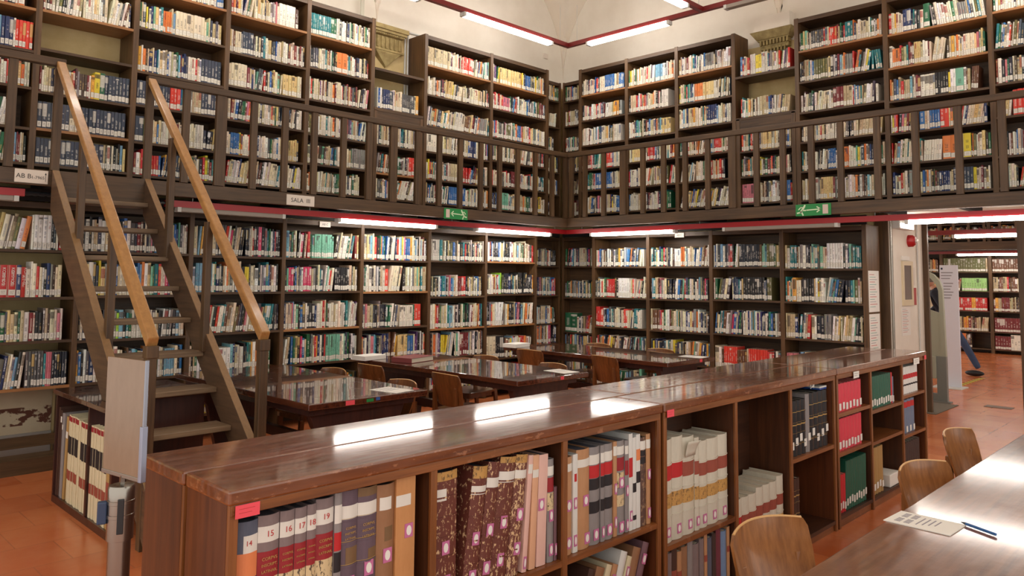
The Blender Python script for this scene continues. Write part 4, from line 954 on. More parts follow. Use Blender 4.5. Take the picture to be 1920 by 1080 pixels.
sm = lambda m_, n, w, h, desc, **k: [dict(m=m_, w=w * (.9 + .2 * ((i * 37) % 10) / 10), h=h, desc=desc, stickers=((.5, .16 + .02 * (i % 3)),), stickmat=PAPER, pages=PBL, d=.16, **k) for i in range(n)]
row(sm('redc', 8, .062, .19, 'small pink-red book'), 5.24, 5.73, .746, 'top shelf, seventh counter bay', 'small pink-red books, top shelf')
row(sm('redc', 9, .055, .215, 'small pink-red book'), 5.24, 5.72, .486, 'middle shelf, seventh counter bay', 'small pink-red books, middle shelf')
row(sm('red', 4, .042, .25, 'bright red book') + sm('green', 9, .042, .325, 'dark green book', lean=2), 5.24, None, .079, 'bottom shelf, seventh counter bay', 'red and green books, bottom shelf')
row(sm('green', 10, .048, .235, 'small dark green book') + sm('red', 1, .03, .235, 'thin red book') + sm('steel', 1, .03, .2, 'thin blue-grey book'), 5.86, 6.45, .696, 'eighth counter bay', 'small dark green books')
row(sm('cream', 1, .06, .3, 'cream book') + sm('gold', 4, .055, .335, 'ochre leather book'), 5.86, None, .079, 'bottom shelf, eighth counter bay', 'ochre books low near the counter end')
row([dict(m='white', w=.055, h=.215, desc='white book with a red label', bands=((.55, .72, 'bred'), (.3, .36, 'black')), d=.16) for i in range(8)], 6.54, 7.0, .731, 'top shelf, counter bay nearest doorway', 'white and red books at the doorway end')
row([dict(m='steel', w=.085, h=.265, desc='blue-grey book with a red label', bands=((.76, .93, 'bred'),), stickers=((.5, .12),), stickmat=PAPER, d=.16) for i in range(4)], 6.545, None, .421, 'middle shelf, counter bay nearest doorway', 'blue-grey books at the doorway end')
row(sm('dark', 8, .055, .27, 'dark brown book'), 6.55, 7.0, .079, 'bottom shelf, counter bay nearest doorway', 'dark brown books at the doorway end')
t = empty('framed_panel', (6.3, 2.15, .079), label='grey acrylic panel leaning behind the ochre books in the counter', cat='panel')
MB().box(6.13, 6.46, 2.29, 2.30, .08, .44).build('sheet', plain('grey_acrylic', (116, 116, 104), .25), t)
tag(MB().box(6.22, 6.44, 2.08, 2.26, .079, .17).build('paper_box', PAPER, bevel=.006), 'small white box on the counter bottom shelf beside ochre books', 'box')
t = empty('blue_pamphlets', (4.9, 2.2, .93), label='blue and white pamphlets lying on top of the black volumes', cat='pamphlets')
MB().box(5.02, 5.13, 2.10, 2.28, .924, .934).build('pamphlet', plain('blue_cover', (40, 80, 160), .4), t)
MB().box(5.02, 5.13, 2.10, 2.28, .935, .945).build('pamphlet', PAPER, t)

# ================================================================= LOW CABINET UNDER THE STAIRS
t = empty('low_bookcase', (2.0, 5.6, 0), label='low dark wooden bookcase under the staircase with tall cream volumes', cat='bookcase')
MB().box(1.68, 2.49, 5.575, 6.33, .765, .796).build('top_board', TBL, t, bevel=.003)
MB().box(1.68, 1.77, 5.10, 5.573, .765, .796).build('top_board', TBL, t, bevel=.003)
MB().box(1.70, 2.47, 5.575, 5.60, .05, .765).build('upright', PED, t); MB().box(1.70, 2.47, 6.29, 6.315, .05, .765).build('upright', PED, t)
MB().box(1.70, 1.768, 5.11, 5.13, .05, .765).build('upright', PED, t)
MB().box(1.70, 2.47, 5.575, 6.315, .0, .05).build('bottom_board', PED, t); MB().box(1.70, 1.768, 5.11, 5.575, 0, .05).build('bottom_board', PED, t)
MB().box(2.45, 2.47, 5.6, 6.28, .05, .765).build('back_panel', PED, t)
def cabrow(items, y0, place, grp, dp=.42):
    y = y0
    for i, (m_, w_, h_, bands, desc, lean) in enumerate(items):
        b = folio(m_, 0, .051, w_ - .001, h_, dp, bands=bands, lean=lean, label=f"{desc}, {ordinal(i)} {place}", grp=grp, pages=PBL, flat=True)
        b.location = (1.712 + .003 * (i % 3), y - (w_ if lean > 0 else 0), .051); b.rotation_euler = Euler((0, R(lean), R(-90))); y -= w_ / math.cos(R(lean)) + math.sin(R(lean)) * h_ + .001
cr = ((.93, .985, 'red'), (.56, .76, 'black'), (.26, .37, 'rust'))
cabrow([('umber', .035, .62, (), 'tall dark brown volume', 0), ('umber', .03, .60, ((.86, .93, 'white'),), 'tall brown volume with white slip', 0), ('grey', .04, .585, ((.8, .86, 'white'),), 'tall grey volume', 0), ('grey', .04, .59, (), 'tall grey-backed volume', 0), ('gold', .045, .575, ((.74, .82, 'white'),), 'tall ochre volume', 3)]
       + [('cream', .046, .595, cr, 'tall cream volume with red and black labels', 0)] * 5 + [('cream', .035, .585, (), 'plain tall cream volume', 0)] + [('cream', .046, .59, cr, 'tall cream volume with red and black labels', 0)] * 4, 6.285, 'low bookcase, left part', 'tall volumes, left half of the low bookcase')
cabrow([('cream', .044, .59, cr, 'tall cream volume with red and black labels', 0)] * 7 + [('gold', .05, .57, ((.3, .5, 'rust'),), 'tall ochre volume', 0), ('umber', .05, .56, (), 'tall dark volume', 0)], 5.565, 'low bookcase, right part', 'tall volumes, right half of the low bookcase', .052)

# ================================================================= TABLES
def table(x0, x1, y0, y1, label, mat=TBL, z=.76, along='y'):
    t = empty('reading_table', ((x0 + x1) / 2, (y0 + y1) / 2, 0), label=label, cat='table')
    MB().box(x0, x1, y0, y1, z - .045, z).build('tabletop', mat, t, bevel=.006)
    MB().box(x0 + .06, x1 - .06, y0 + .1, y1 - .1, z - .10, z - .045).build('apron', PED, t)
    cx, cy = (x0 + x1) / 2, (y0 + y1) / 2
    if along == 'y':
        hw = (x1 - x0) / 2 - .10
        for y in (y0 + .16, y1 - .22):
            MB().prism([(cx - hw, z - .1), (cx - hw + .04, z - .2), (cx - hw + .11, z - .28), (cx - .22, .1), (cx - hw + .06, .07), (cx - hw + .06, 0), (cx + hw - .06, 0), (cx + hw - .06, .07), (cx + .22, .1), (cx + hw - .11, z - .28), (cx + hw - .04, z - .2), (cx + hw, z - .1)], y, y + .06, 'y').build('pedestal', PED, t, bevel=.003)
        MB().box(cx - .03, cx + .03, y0 + .2, y1 - .2, .28, .36).build('stretcher', PED, t)
    else:
        hw = (y1 - y0) / 2 - .10
        for x in (x0 + .2, x1 - .26):
            MB().prism([(cy - hw, z - .1), (cy - .2, .1), (cy - hw + .06, .07), (cy - hw + .06, 0), (cy + hw - .06, 0), (cy + hw - .06, .07), (cy + .2, .1), (cy + hw, z - .1)], x, x + .06, 'x').build('pedestal', PED, t, bevel=.003)
        MB().box(x0 + .24, x1 - .24, cy - .03, cy + .03, .28, .36).build('stretcher', PED, t)
    return t
table(2.80, 3.84, 4.68, 6.95, 'glossy dark wooden reading table nearest the staircase')
table(4.70, 5.66, 4.54, 6.92, 'glossy dark wooden reading table in the middle, carrying a red book')
table(6.86, 7.82, 4.455, 6.88, 'glossy dark wooden reading table nearest the room corner')
table(1.3, 6.6, .03, 1.035, 'long worn reading table in the right foreground', TBLG, along='x')
sticker(3.13, .738, .075, .032, 'pink sticker on the edge of the table nearest the staircase', y=4.6795, lines=0)
sticker(3.30, .738, .06, .022, 'small green and white sticker on the table edge near the staircase', GREEN, y=4.6795, lines=1)
sticker(3.37, .742, .035, .022, 'small blue sticker on the table edge near the staircase', plain('blue_sticker', (52, 96, 170), .5), y=4.6795, lines=1)
sticker(5.28, .738, .045, .03, 'pink sticker on the edge of the middle reading table', y=4.5395, lines=0)
sticker(7.52, .738, .05, .03, 'pink sticker on the edge of the corner reading table', y=4.4545, lines=0)
def sheet(x, y, z, w, h, rz, lb, lines=3, mat=PAPER):
    t = empty('paper_sheet', (x, y, z), rz, label=lb, cat='paper')
    MB().box(-w / 2, w / 2, -h / 2, h / 2, 0, .002).build('sheet', mat, t, local=True)
    m = MB()
    for i in range(lines): m.box(-w * .36, w * .36, h * (.34 - .13 * i), h * (.37 - .13 * i), .002, .0024)
    if lines: m.build('printed_lines', plain('grey_print', (130, 130, 140), .7), t, local=True)
sheet(3.62, 4.85, .7605, .20, .28, R(10), 'white sheet on the corner of the table nearest the staircase', 4)
sheet(5.50, 4.74, .7605, .20, .28, R(-6), 'white sheet on the corner of the middle reading table', 4)
sheet(7.64, 4.62, .7605, .20, .28, R(4), 'white sheet on the corner of the corner reading table', 4)
def box_stack(x, y, lb):
    t = empty('paper_stack', (x, y, .761), R(8), label=lb, cat='papers')
    MB().box(-.15, .15, -.1, .1, 0, .002).box(-.148, .15, -.102, .1, .002, .045).build('stack', PAPER, t, local=True, bevel=.003)
box_stack(4.74, 6.76, 'thick white paper stack at the far left corner of the middle table')
box_stack(6.95, 6.74, 'thick white paper stack at the far left corner of the corner table')
t = empty('hardback_book', (4.98, 6.32, .761), R(14), label='large red hardback book lying flat on the middle reading table', cat='book')
MB().box(-.19, .19, -.13, .13, 0, .004).box(-.19, .19, -.13, .13, .046, .050).box(-.19, -.184, -.13, .13, .004, .046).build('cover', plain('dusty_red_cloth', (132, 62, 62), .5), t, local=True, bevel=.002)
MB().box(-.182, .182, -.123, .123, .0045, .0455).build('page_block', PAPERB, t, local=True)
# things on the foreground table
t = empty('notice_card', (3.11, .925, .7605), R(180 - 3), label='white notice card with faint print on the foreground table', cat='card')
MB().box(-.085, .085, -.112, .112, 0, .003).build('card', PAPER, t, local=True)
m = MB()
for r_ in range(2):
    for i in range(9):
        if i != 4: m.box(-.062 + i * .0140, -.053 + i * .0140, -.085 + r_ * .032, -.064 + r_ * .032, .003, .0034)
gp = plain('faint_print', (150, 146, 156), .7); m.build('bold_print', gp, t, local=True)
m = MB()
for r_ in range(4): m.box(-.05, .05 - .01 * r_, -.015 + r_ * .018, -.010 + r_ * .018, .003, .0034)
m.build('small_print', gp, t, local=True)
t = empty('pen', (3.165, .765, .7675), R(62), label='blue pen lying beside the notice card on the foreground table', cat='pen')
MB().tube([(-.07, 0, 0), (.05, 0, 0)], .005, 10).build('barrel', plain('blue_pen', (44, 98, 160), .3), t, smooth=True, local=True); MB().tube([(.05, 0, 0), (.07, 0, 0)], .005, 10, [.005, .0015]).build('tip', BLACK, t, local=True)

# ================================================================= CHAIRS
def chair(mat, label, grp):
    t = empty('reading_chair', (0, 0, 0), label=label, cat='chair', group=grp)
    # back: curved plywood with rounded upper corners, leaning back
    nz, ny = 10, 14; W = .205; vs = []
    for side in (0, 1):
        for j in range(nz + 1):
            f = j / nz; z = .49 + .28 * f
            hw = W * (.86 + .14 * min(1, f * 1.6)); 
            if f > .88: hw -= .018 * (1 - math.sqrt(max(0, 1 - ((f - .88) / .12) ** 2)))
            for i in range(ny + 1):
                s = -1 + 2 * i / ny; y = hw * s
                x = -.075 * f + .055 * s * s + .0
                vs.append((x - .013 * side, y, z + (.012 * (1 - s * s) if f == 1 else 0)))
    n1 = (nz + 1) * (ny + 1); k = ny + 1; fs = []
    for j in range(nz):
        for i in range(ny):
            a = j * k + i; fs += [(a, a + 1, a + k + 1, a + k), (n1 + a, n1 + a + k, n1 + a + k + 1, n1 + a + 1)]
    for i in range(ny): fs += [(i, n1 + i, n1 + i + 1, i + 1), (nz * k + i, nz * k + i + 1, n1 + nz * k + i + 1, n1 + nz * k + i)]
    for j in range(nz): fs += [(j * k, (j + 1) * k, n1 + (j + 1) * k, n1 + j * k), (j * k + ny, n1 + j * k + ny, n1 + (j + 1) * k + ny, (j + 1) * k + ny)]
    MB().add(vs, fs).build('backrest', mat, t, smooth=True, local=True)
    # pale ply edge along the top
    e = []
    for i in range(ny + 1):
        s = -1 + 2 * i / ny; e.append((-.075 + .055 * s * s - .0065, (W - .02) * s, .7705 + .012 * (1 - s * s)))
    MB().tube(e, .0050, 6).build('top_edge', PLYE, t, smooth=True, local=True)
    # seat: rounded trapezium
    p = []
    for (cx, cy, r, a0) in ((.40, .17, .05, 0), (.05, .15, .05, 90), (.05, -.15, .05, 180), (.40, -.17, .05, 270)):
        for q in range(5): a = R(a0 + 22.5 * q); p.append((cx + r * math.cos(a), cy + r * math.sin(a)))
    MB().prism(p, .432, .452, 'z').build('seat', mat, t, local=True, bevel=.005)
    MB().prism([(x * .9 + .02, y * .86) for x, y in p], .39, .432, 'z').build('seat_frame', mat, t, local=True)
    for s in (-1, 1):
        MB().prism([(-.10, 0), (-.065, 0), (.005, .44), (-.012, .66), (-.038, .66), (-.04, .44)], s * .15 - .014, s * .15 + .014, 'y').build('rear_leg', mat, t, local=True, bevel=.003)
        MB().prism([(.405, 0), (.435, 0), (.43, .392), (.385, .392)], s * .17 - .015, s * .17 + .015, 'y').build('front_leg', mat, t, local=True, bevel=.003)
    MB().box(-.03, .40, -.012, .012, .2, .23).build('stretcher', mat, t, local=True)
    for s in (-1,): pass
    return t
CG = 'bent plywood reading chairs'
spots = [(2.63, 1.27, -102, 'L', 'light plywood chair at the foreground table, nearest the camera'), (3.99, 1.16, -105, 'L', 'light plywood chair at the foreground table, middle of three'), (5.01, 1.27, -96, 'L', 'light plywood chair at the foreground table, farthest of three'),
         (4.42, 6.25, 2, 'D', 'brown plywood chair left of the middle table, beside the red book'), (4.52, 5.24, -3, 'D', 'brown plywood chair left of the middle table, near its front corner'),
         (6.70, 6.26, 3, 'D', 'brown plywood chair left of the corner table, farther one'), (6.80, 5.22, -8, 'D', 'brown plywood chair left of the corner table, nearer one'),
         (3.89, 5.10, 178, 'D', 'brown plywood chair right of the staircase table, near its front'), (3.90, 6.15, 182, 'D', 'brown plywood chair right of the staircase table, toward the wall'),
         (5.74, 5.08, 176, 'D', 'brown plywood chair right of the middle table, near its front'), (5.74, 6.05, 181, 'D', 'brown plywood chair right of the middle table, toward the wall'),
         (7.90, 6.2, 180, 'D', 'brown plywood chair right of the corner table, toward the wall'), (7.90, 5.25, 178, 'D', 'brown plywood chair right of the corner table, near its front')]
proto = {}
for x, y, a, k, lb in spots:
    if k not in proto: proto[k] = o = chair(CHR if k == 'L' else CHRD, lb, CG)
    else: o = copy_tree(proto[k])
    o['label'] = lb; o.location = (x, y, 0); o.rotation_euler = (0, 0, R(a))

# ================================================================= SIGN STAND (barrier post with frame)
t = empty('barrier_post', (.848, 2.458, 0), label='brushed steel barrier post at the near end of the counter', cat='post')
px, py = .848, 2.458
MB().lathe([(.13, 0), (.13, .008), (.12, .018), (.05, .03), (.03, .032)], px, py).build('base', STEEL, t, smooth=True)
MB().lathe([(.0315, .03), (.0315, .86)], px, py).build('pole', STEEL, t, smooth=True)
MB().lathe([(.037, .862), (.037, .925), (.0385, .926), (.0385, .936), (.037, .937), (.037, .965), (.0385, .966), (.0385, .976), (.037, .977), (.037, 1.012), (.034, 1.018), (.02, 1.02)], px, py).build('belt_head', STEEL, t, smooth=True)
a = math.atan2(-py, -px); dx, dy = math.cos(a), math.sin(a)
Mx = Matrix.Translation((px, py, 0)) @ Matrix.Rotation(a, 4, 'Z')
MB().box(.033, .043, -.009, .009, .885, .985, Mx).build('belt_slot', BLACK, t, bevel=.002)
MB().box(-.012, .012, .036, .062, .91, .975, Mx @ Matrix.Rotation(R(180), 4, 'Z')).build('belt_clip', NAVY, t, bevel=.004)
MB().box(px - .006, px + .006, py - .006, py + .006, 1.02, 1.045).build('stem', STEEL, t)
t = empty('sign_frame', (px, py, 1.04), math.atan2(2.367 - 2.571, .868 - .83), label='slanted clear sign holder with a beige sheet, fixed on the barrier post', cat='sign')
MB().box(-.104, .104, -.004, .004, .01, .35).build('sheet', aged('beige_sheet_in_sleeve', (134, 108, 84), 12, .2), t, local=True)
MB().box(-.108, .108, -.006, .006, 0, .012).build('lower_frame', STEEL, t, local=True, bevel=.001)
MB().box(.103, .109, -.006, .006, 0, .352).build('side_rail', plain('pale_blue_steel', (142, 146, 158), .25, .6), t, local=True, bevel=.002)
MB().box(.096, .111, -.009, .009, 0, .16).build('corner_clip', plain('pale_blue_steel_2', (150, 156, 176), .3, .6), t, local=True, bevel=.002)

# ================================================================= CORBELS, CONDUITS
t = empty('stone_corbel', (5.76, YL - .02, 4.6), label='carved yellowish stone corbel with flutes and a pointed foot, left wall', cat='corbel')
Y0 = YL - .012
MB().box(5.44, 6.05, Y0 - .14, Y0, 4.80, 4.86).box(5.46, 6.03, Y0 - .12, Y0, 4.765, 4.80).box(5.475, 6.0, Y0 - .10, Y0, 4.735, 4.765).build('abacus', STONE, t, bevel=.006)
m = MB()
for i in range(18): m.box(5.485 + i * .029, 5.503 + i * .029, Y0 - .112, Y0 - .09, 4.74, 4.758)
m.build('bead_moulding', STONE, t)
MB().box(5.50, 5.99, Y0 - .055, Y0, 4.56, 4.735).build('frieze', STONE, t)
for i in range(7): MB().box(5.515 + i * .069, 5.55 + i * .069, Y0 - .078, Y0 - .05, 4.57, 4.725).build('flute', STONE, t, bevel=.012)
MB().box(5.48, 6.01, Y0 - .09, Y0, 4.53, 4.56).build('lower_moulding', STONE, t, bevel=.006)
vs = [(5.53, Y0, 4.53), (5.99, Y0, 4.53), (5.76, Y0, 4.33), (5.56, Y0 - .08, 4.53), (5.96, Y0 - .08, 4.53), (5.76, Y0 - .03, 4.34), (5.76, Y0 - .09, 4.5)]
MB().add(vs, [(0, 1, 2), (0, 3, 4, 1), (3, 6, 4), (3, 5, 6), (4, 6, 5), (0, 2, 5, 3), (1, 4, 5, 2)]).build('leaf_foot', STONE, t)
X0 = XR - .012
t = empty('stone_capital', (XR - .1, 4.36, 4.7), label='stone capital with dentil rows under a white block, right wall', cat='capital')
def fr(mb, hw, d, z0, z1, z2=None): return mb.box(X0 - d, X0, 4.36 - hw, 4.36 + hw, z0, z1)
m = MB(); c = 4.36
m.add([(X0 - .20, c - .28, 4.84), (X0 - .20, c + .28, 4.84), (X0, c + .28, 4.84), (X0, c - .28, 4.84), (X0 - .13, c - .22, 4.745), (X0 - .13, c + .22, 4.745), (X0, c + .22, 4.745), (X0, c - .22, 4.745)], [(0, 1, 2, 3), (4, 7, 6, 5), (0, 4, 5, 1), (1, 5, 6, 2), (3, 7, 4, 0)])
m.build('abacus', STONE, t)
fr(MB(), .215, .115, 4.73, 4.745).build('fillet', STONE, t)
for i in range(9): MB().box(X0 - .12, X0 - .02, c - .2 + i * .045, c - .175 + i * .045, 4.67, 4.73).build('dentil', STONE, t, bevel=.004)
fr(MB(), .19, .08, 4.62, 4.73).build('bell', STONE, t); fr(MB(), .17, .09, 4.655, 4.67).build('fillet', STONE, t)
for i in range(7): MB().box(X0 - .09, X0 - .01, c - .15 + i * .046, c - .125 + i * .046, 4.56, 4.65).build('dentil', STONE, t, bevel=.01)
structure(MB().box(X0 - .15, X0, c - .24, c + .24, 4.843, 5.04), 'trim_6', WALLW)
tag(MB().tube([(6.075, 8.0, 3.8), (6.075, 8.0, 4.80), (6.085, 8.0, 4.86), (6.12, 8.0, 4.885), (6.3, 8.0, 4.89), (8.2, 8.0, 4.89)], .013, 8).build('conduit', WHITEM, smooth=True), 'white conduit bending beside the carved stone corbel', 'conduit')
tag(MB().tube([(6.12, 8.0, 3.8), (6.12, 8.0, 4.84)], .013, 8).build('conduit', WHITEM, smooth=True), 'straight white conduit between the corbel and the bookcase side', 'conduit')
tag(MB().box(8.83, 8.93, YL - .03, YL, 5.12, 5.2).build('sensor_box', SIGNW, bevel=.004), 'small cream sensor box on the white wall near the corner', 'sensor')
tag(MB().box(5.30, 5.35, 7.90, 7.915, 4.8, 5.55).build('hanging_strap', plain('pale_grey_strap', (196, 194, 178), .6)), 'pale strap hanging above the five-bay gallery bookcase', 'strap')

# ================================================================= DOORWAY AND BEYOND
t = empty('notice_sheet', (8.99, 3.122, 1.5), label='long printed notice on the bookcase side, upper one', cat='notice')
def notice(x0, x1, z0, z1, y, lb, inks):
    t = empty('notice_sheet', ((x0 + x1) / 2, y, (z0 + z1) / 2), label=lb, cat='notice')
    w, h = x1 - x0, z1 - z0
    MB().box(-w / 2, w / 2, -.003, 0, -h / 2, h / 2).build('sheet', PAPER, t, local=True)
    for ci, ink in enumerate(inks):
        m = MB()
        for i in range(14):
            z = h * (.40 - .06 * i)
            if i % len(inks) == ci: m.box(-w * .4, w * (.05 + .3 * ((i * 7) % 5) / 5), -.0036, -.0028, z, z + h * .012)
        m.build('printed_lines', ink, t, local=True)
bpy.data.objects.remove(t)
GI = plain('green_print', (110, 170, 160), .7); GRI = plain('pale_print', (150, 150, 160), .7)
notice(8.83, 9.15, 1.285, 1.745, 3.1245, 'long printed notice on the bookcase side, upper one', (REDINK, GI, GRI))
notice(8.83, 9.15, .80, 1.262, 3.1245, 'long printed notice on the bookcase side, lower one', (GI, GRI, REDINK))
RY = 3.06
notice(9.68, 9.99, .985, 1.33, RY - .001, 'floor plan poster below the hose cabinet in the doorway', (GRI, REDINK))
t = empty('hose_cabinet', (9.9, RY, 1.6), label='cream framed fire-hose cabinet with a glass front in the doorway', cat='cabinet')
m = MB(); m.box(9.72, 10.09, RY - .02, RY, 1.34, 1.41).box(9.72, 10.09, RY - .02, RY, 1.82, 1.87).box(9.72, 9.77, RY - .02, RY, 1.41, 1.82).box(10.04, 10.09, RY - .02, RY, 1.41, 1.82)
m.build('frame', plain('cream_frame', (222, 208, 176), .4), t)
MB().box(9.77, 10.04, RY - .012, RY - .008, 1.41, 1.82).build('glass_door', plain('mirror_glass', (120, 110, 112), .04, 1), t)
tag(MB().box(9.72, 10.0, RY - .012, RY, 1.88, 1.93).build('cabinet_tag', PAPER), 'white strip notice above the hose cabinet', 'notice')
tag(MB().box(10.11, 10.24, RY - .004, RY, 1.34, 1.55).build('fire_sign', RED), 'small red fire sign beside the hose cabinet', 'sign')
tag(MB().box(10.11, 10.2, RY - .004, RY, 1.58, 1.80).build('pictogram_sheet', SIGNW), 'cream sheet with pictograms beside the hose cabinet', 'notice')
t = empty('fire_alarm', (10.02, RY, 2.12), label='red fire alarm beacon on the white door reveal', cat='alarm')
m = MB(); m.lathe([(.0, 0), (.075, 0), (.07, .05), (.045, .08), (0, .085)], 0, 0, 16)
o = m.build('housing', RED, t, smooth=True, local=True); o.rotation_euler = (R(90), 0, 0)
m = MB(); m.lathe([(.03, .08), (.028, .1), (0, .105)], 0, 0, 12); o = m.build('lens', WHITEM, t, smooth=True, local=True); o.rotation_euler = (R(90), 0, 0)
t = empty('wall_lamp', (9.6, RY, 2.3), label='white emergency lamp box at the top of the door reveal', cat='lamp')
MB().box(9.40, 9.92, RY - .10, RY, 2.24, 2.38).build('housing', WHITEM, t, bevel=.01); MB().box(9.43, 9.88, RY - .105, RY - .1, 2.25, 2.30).build('diffuser', LAMP, t)
tag(MB().tube([(10.30, RY - .012, .0), (10.30, RY - .012, 2.4)], .010, 8).build('conduit', WHITEM, smooth=True), 'white vertical conduit on the door reveal', 'conduit')
tag(MB().tube([(9.36, 3.045, .0), (9.36, 3.045, 2.4)], .014, 8).build('steel_edge_strip', STEEL, smooth=True), 'bright steel edge strip at the start of the door reveal', 'edge strip')

GP = plain('grey_green_gate', (158, 160, 142), .45); GPD = plain('grey_gate_base', (118, 122, 118), .45)
t = empty('security_gate', (11.5, 3.4, 0), label='grey-green anti-theft gate standing in the doorway', cat='gate')
xg0, xg1 = 11.47, 11.54
m = MB(); pr = [(3.08, .62), (3.10, 1.52), (3.13, 1.63), (3.20, 1.72), (3.32, 1.79), (3.52, 1.84), (3.75, 1.84)]; inn = [(3.75, 1.78), (3.52, 1.78), (3.34, 1.73), (3.24, 1.67), (3.18, 1.59), (3.15, 1.50), (3.14, .62)]
for i in range(6):
    a0, a1 = pr[i], pr[i + 1]; b0, b1 = inn[::-1][i], inn[::-1][i + 1]; m.prism([a0, a1, b1, b0], xg0, xg1, 'x')
m.prism([(3.14, .62), (3.14, 1.20), (3.30, 1.25), (3.5, 1.30), (3.75, 1.30), (3.75, .62)], xg0 + .01, xg1 - .01, 'x').build('antenna_panel', GP, t)
MB().box(xg0, xg1, 3.08, 3.20, .02, .62).box(xg0, xg1, 3.20, 3.75, .02, .12).build('base_post', GPD, t)
MB().box(xg0 - .03, xg1, 3.20, 3.75, .32, .62).build('control_box', GP, t, bevel=.01)
MB().box(xg0 - .034, xg0 - .03, 3.42, 3.50, .46, .54).build('lock_plate', STEEL, t)
MB().box(xg0 - .02, xg1 + .02, 3.04, 3.78, 0, .02).build('foot', GPD, t)
tag(MB().box(10.42, 11.40, 2.93, 3.32, .001, .008).build('door_mat', plain('grey_mat', (108, 100, 88), .9)), 'grey mat on the tiles before the anti-theft gate', 'mat')
tag(MB().box(11.56, 11.74, 2.37, 2.68, .001, .006).build('floor_grate', plain('grey_metal_grate', (120, 104, 92), .5)), 'small metal grate set in the tiled floor', 'grate')
t = empty('hazard_tape', (14.2, 3.46, .002), label='yellow and black hazard tape on the floor', cat='tape')
MB().box(13.6, 14.9, 3.42, 3.50, .001, .003).build('yellow_tape', plain('yellow_tape', (220, 190, 60), .6), t)
m = MB()
for i in range(8): m.prism([(13.65 + i * .16, 3.42), (13.71 + i * .16, 3.42), (13.79 + i * .16, 3.50), (13.73 + i * .16, 3.50)], .003, .0036, 'z')
m.build('black_stripes', BLACK, t)
t = empty('totem_sign', (13.25, 3.48, 0), label='tall white freestanding information totem beyond the gate', cat='sign')
MB().box(13.23, 13.27, 3.355, 3.605, .01, 1.88).build('panel', plain('white_totem', (222, 228, 242), .4), t)
MB().box(13.0, 13.4, 3.30, 3.72, 0, .012).build('base', WHITEM, t)
MB().box(13.226, 13.23, 3.56, 3.585, 1.81, 1.84).build('logo', NAVY, t)
m = MB()
for i in range(9): m.box(13.227, 13.23, 3.42 + .02 * (i % 3), 3.585 - .03 * (i > 2), 1.755 - i * .045 - (.03 if i > 2 else 0), 1.77 - i * .045 - (.03 if i > 2 else 0))
m.build('printed_lines', GRI, t)
track('red light track of the far room, just beyond the doorway', (11.15, 1.3), (11.15, 3.9), 2.24, DRED, 'y')
lamp(1.6, 2.87, 11.15, 2.24, 'y', True, 'lit tube lamp in the far room just beyond the doorway', 'tube lamps of the far room')
track('red light track under the far gallery', (19.35, 1.5), (19.35, 6.5), 2.24, DRED, 'y')
lamp(3.55, 4.92, 19.35, 2.24, 'y', True, 'lit tube lamp under the far gallery', 'tube lamps of the far room')
lamp(1.9, 3.2, 19.35, 2.24, 'y', True, 'lit tube lamp under the far gallery, out of sight behind the door post', 'tube lamps of the far room')
t = empty('gallery', (19.6, 4, 2.35), label='gallery of the far room seen through the doorway', cat='gallery')
MB().box(19.2, 19.26, -1, 8.5, 2.32, 2.50).build('front_beam', BMY, t); MB().box(19.26, 20.45, -1, 8.5, 2.44, 2.50).build('deck', DARKP, t)
MB().box(19.2, 19.26, -1, 8.5, 3.36, 3.42).build('top_rail', BMY, t)
for i in range(22): MB().box(19.21, 19.25, 1.0 + i * .3, 1.05 + i * .3, 2.5, 3.36).build('baluster', BMZ, t)
FS = [2.42, 3.41, 4.41, 5.41, 6.41]
bookcase('wall_bookcase', 'R', 20.0, .40, FS, 0, 2.3, [[.10, .49, .95, 1.40, 1.84]] * 4, 'dark bookcase of leather volumes at the back of the far room', sw=.07)
bookcase('wall_bookcase', 'R', 20.0, .40, FS, 2.51, 4.6, [[2.60, 2.95, 3.35, 3.75, 4.15]] * 4, 'bookcase on the gallery of the far room', sw=.07)
FSP = {(1, 4): [(0, .98, 'gold' if False else 'brown', .045, .3)], (2, 3): [(.35, .98, 'palegreen', .05, .3)], (2, 4): [(.0, .9, 'olive', .05, .32)], (1, 1): [(0, .98, 'maroon', .05, .32)], (1, 2): [(.6, .98, 'red', .05, .3)], (2, 2): [(.3, .6, 'red', .045, .3), (.6, .7, 'amber', .04, .3), (.7, .98, 'red', .045, .3)], (1, 0): [(0, .3, 'maroon', .05, .3), (.3, .5, 'ivory', .06, .34)]}
for i in range(4):
    for j, z in enumerate([.10, .49, .95, 1.40, 1.84]): fill_row('R', FS[i + 1] - .04, FS[i] + .04, z, 20.01, MIX_OLD, .26, .33, .24, FSP.get((i, j), ()), scale=1.5, maxh=.35, gap=.4 if (i, j) == (2, 0) else None)
    fill_row('R', FS[i + 1] - .04, FS[i] + .04, 2.60, 20.01, MIX_OLD, .24, .3, .24, (), scale=1.5)

# ---- the man beyond the gate
def skinned(name, pts, edges, radii, mat, parent, sub=2):
    me = bpy.data.meshes.new(name); me.from_pydata(pts, edges, []); me.materials.append(mat)
    o = bpy.data.objects.new(name, me); COL.objects.link(o); o.parent = parent
    sk = o.modifiers.new('skin', 'SKIN'); sk.use_smooth_shade = True
    for i, r in enumerate(radii):
        v = me.skin_vertices[0].data[i]; v.radius = r if isinstance(r, tuple) else (r, r)
    me.skin_vertices[0].data[0].use_root = True
    ss = o.modifiers.new('subdivision', 'SUBSURF'); ss.levels = sub; ss.render_levels = sub
    return o
man = empty('person', (15.2, 4.02, 0), label='man in dark sweater, blue jeans and face mask striding left behind the gate', cat='person')
SKIN = plain('skin', (196, 146, 122), .5); HAIR = plain('grey_hair', (112, 106, 100), .8); SWE = plain('dark_navy_sweater', (24, 26, 40), .8); JEAN = aged('blue_denim', (54, 72, 104), 12, .8); MASK = plain('pale_surgical_mask', (170, 208, 214), .7)
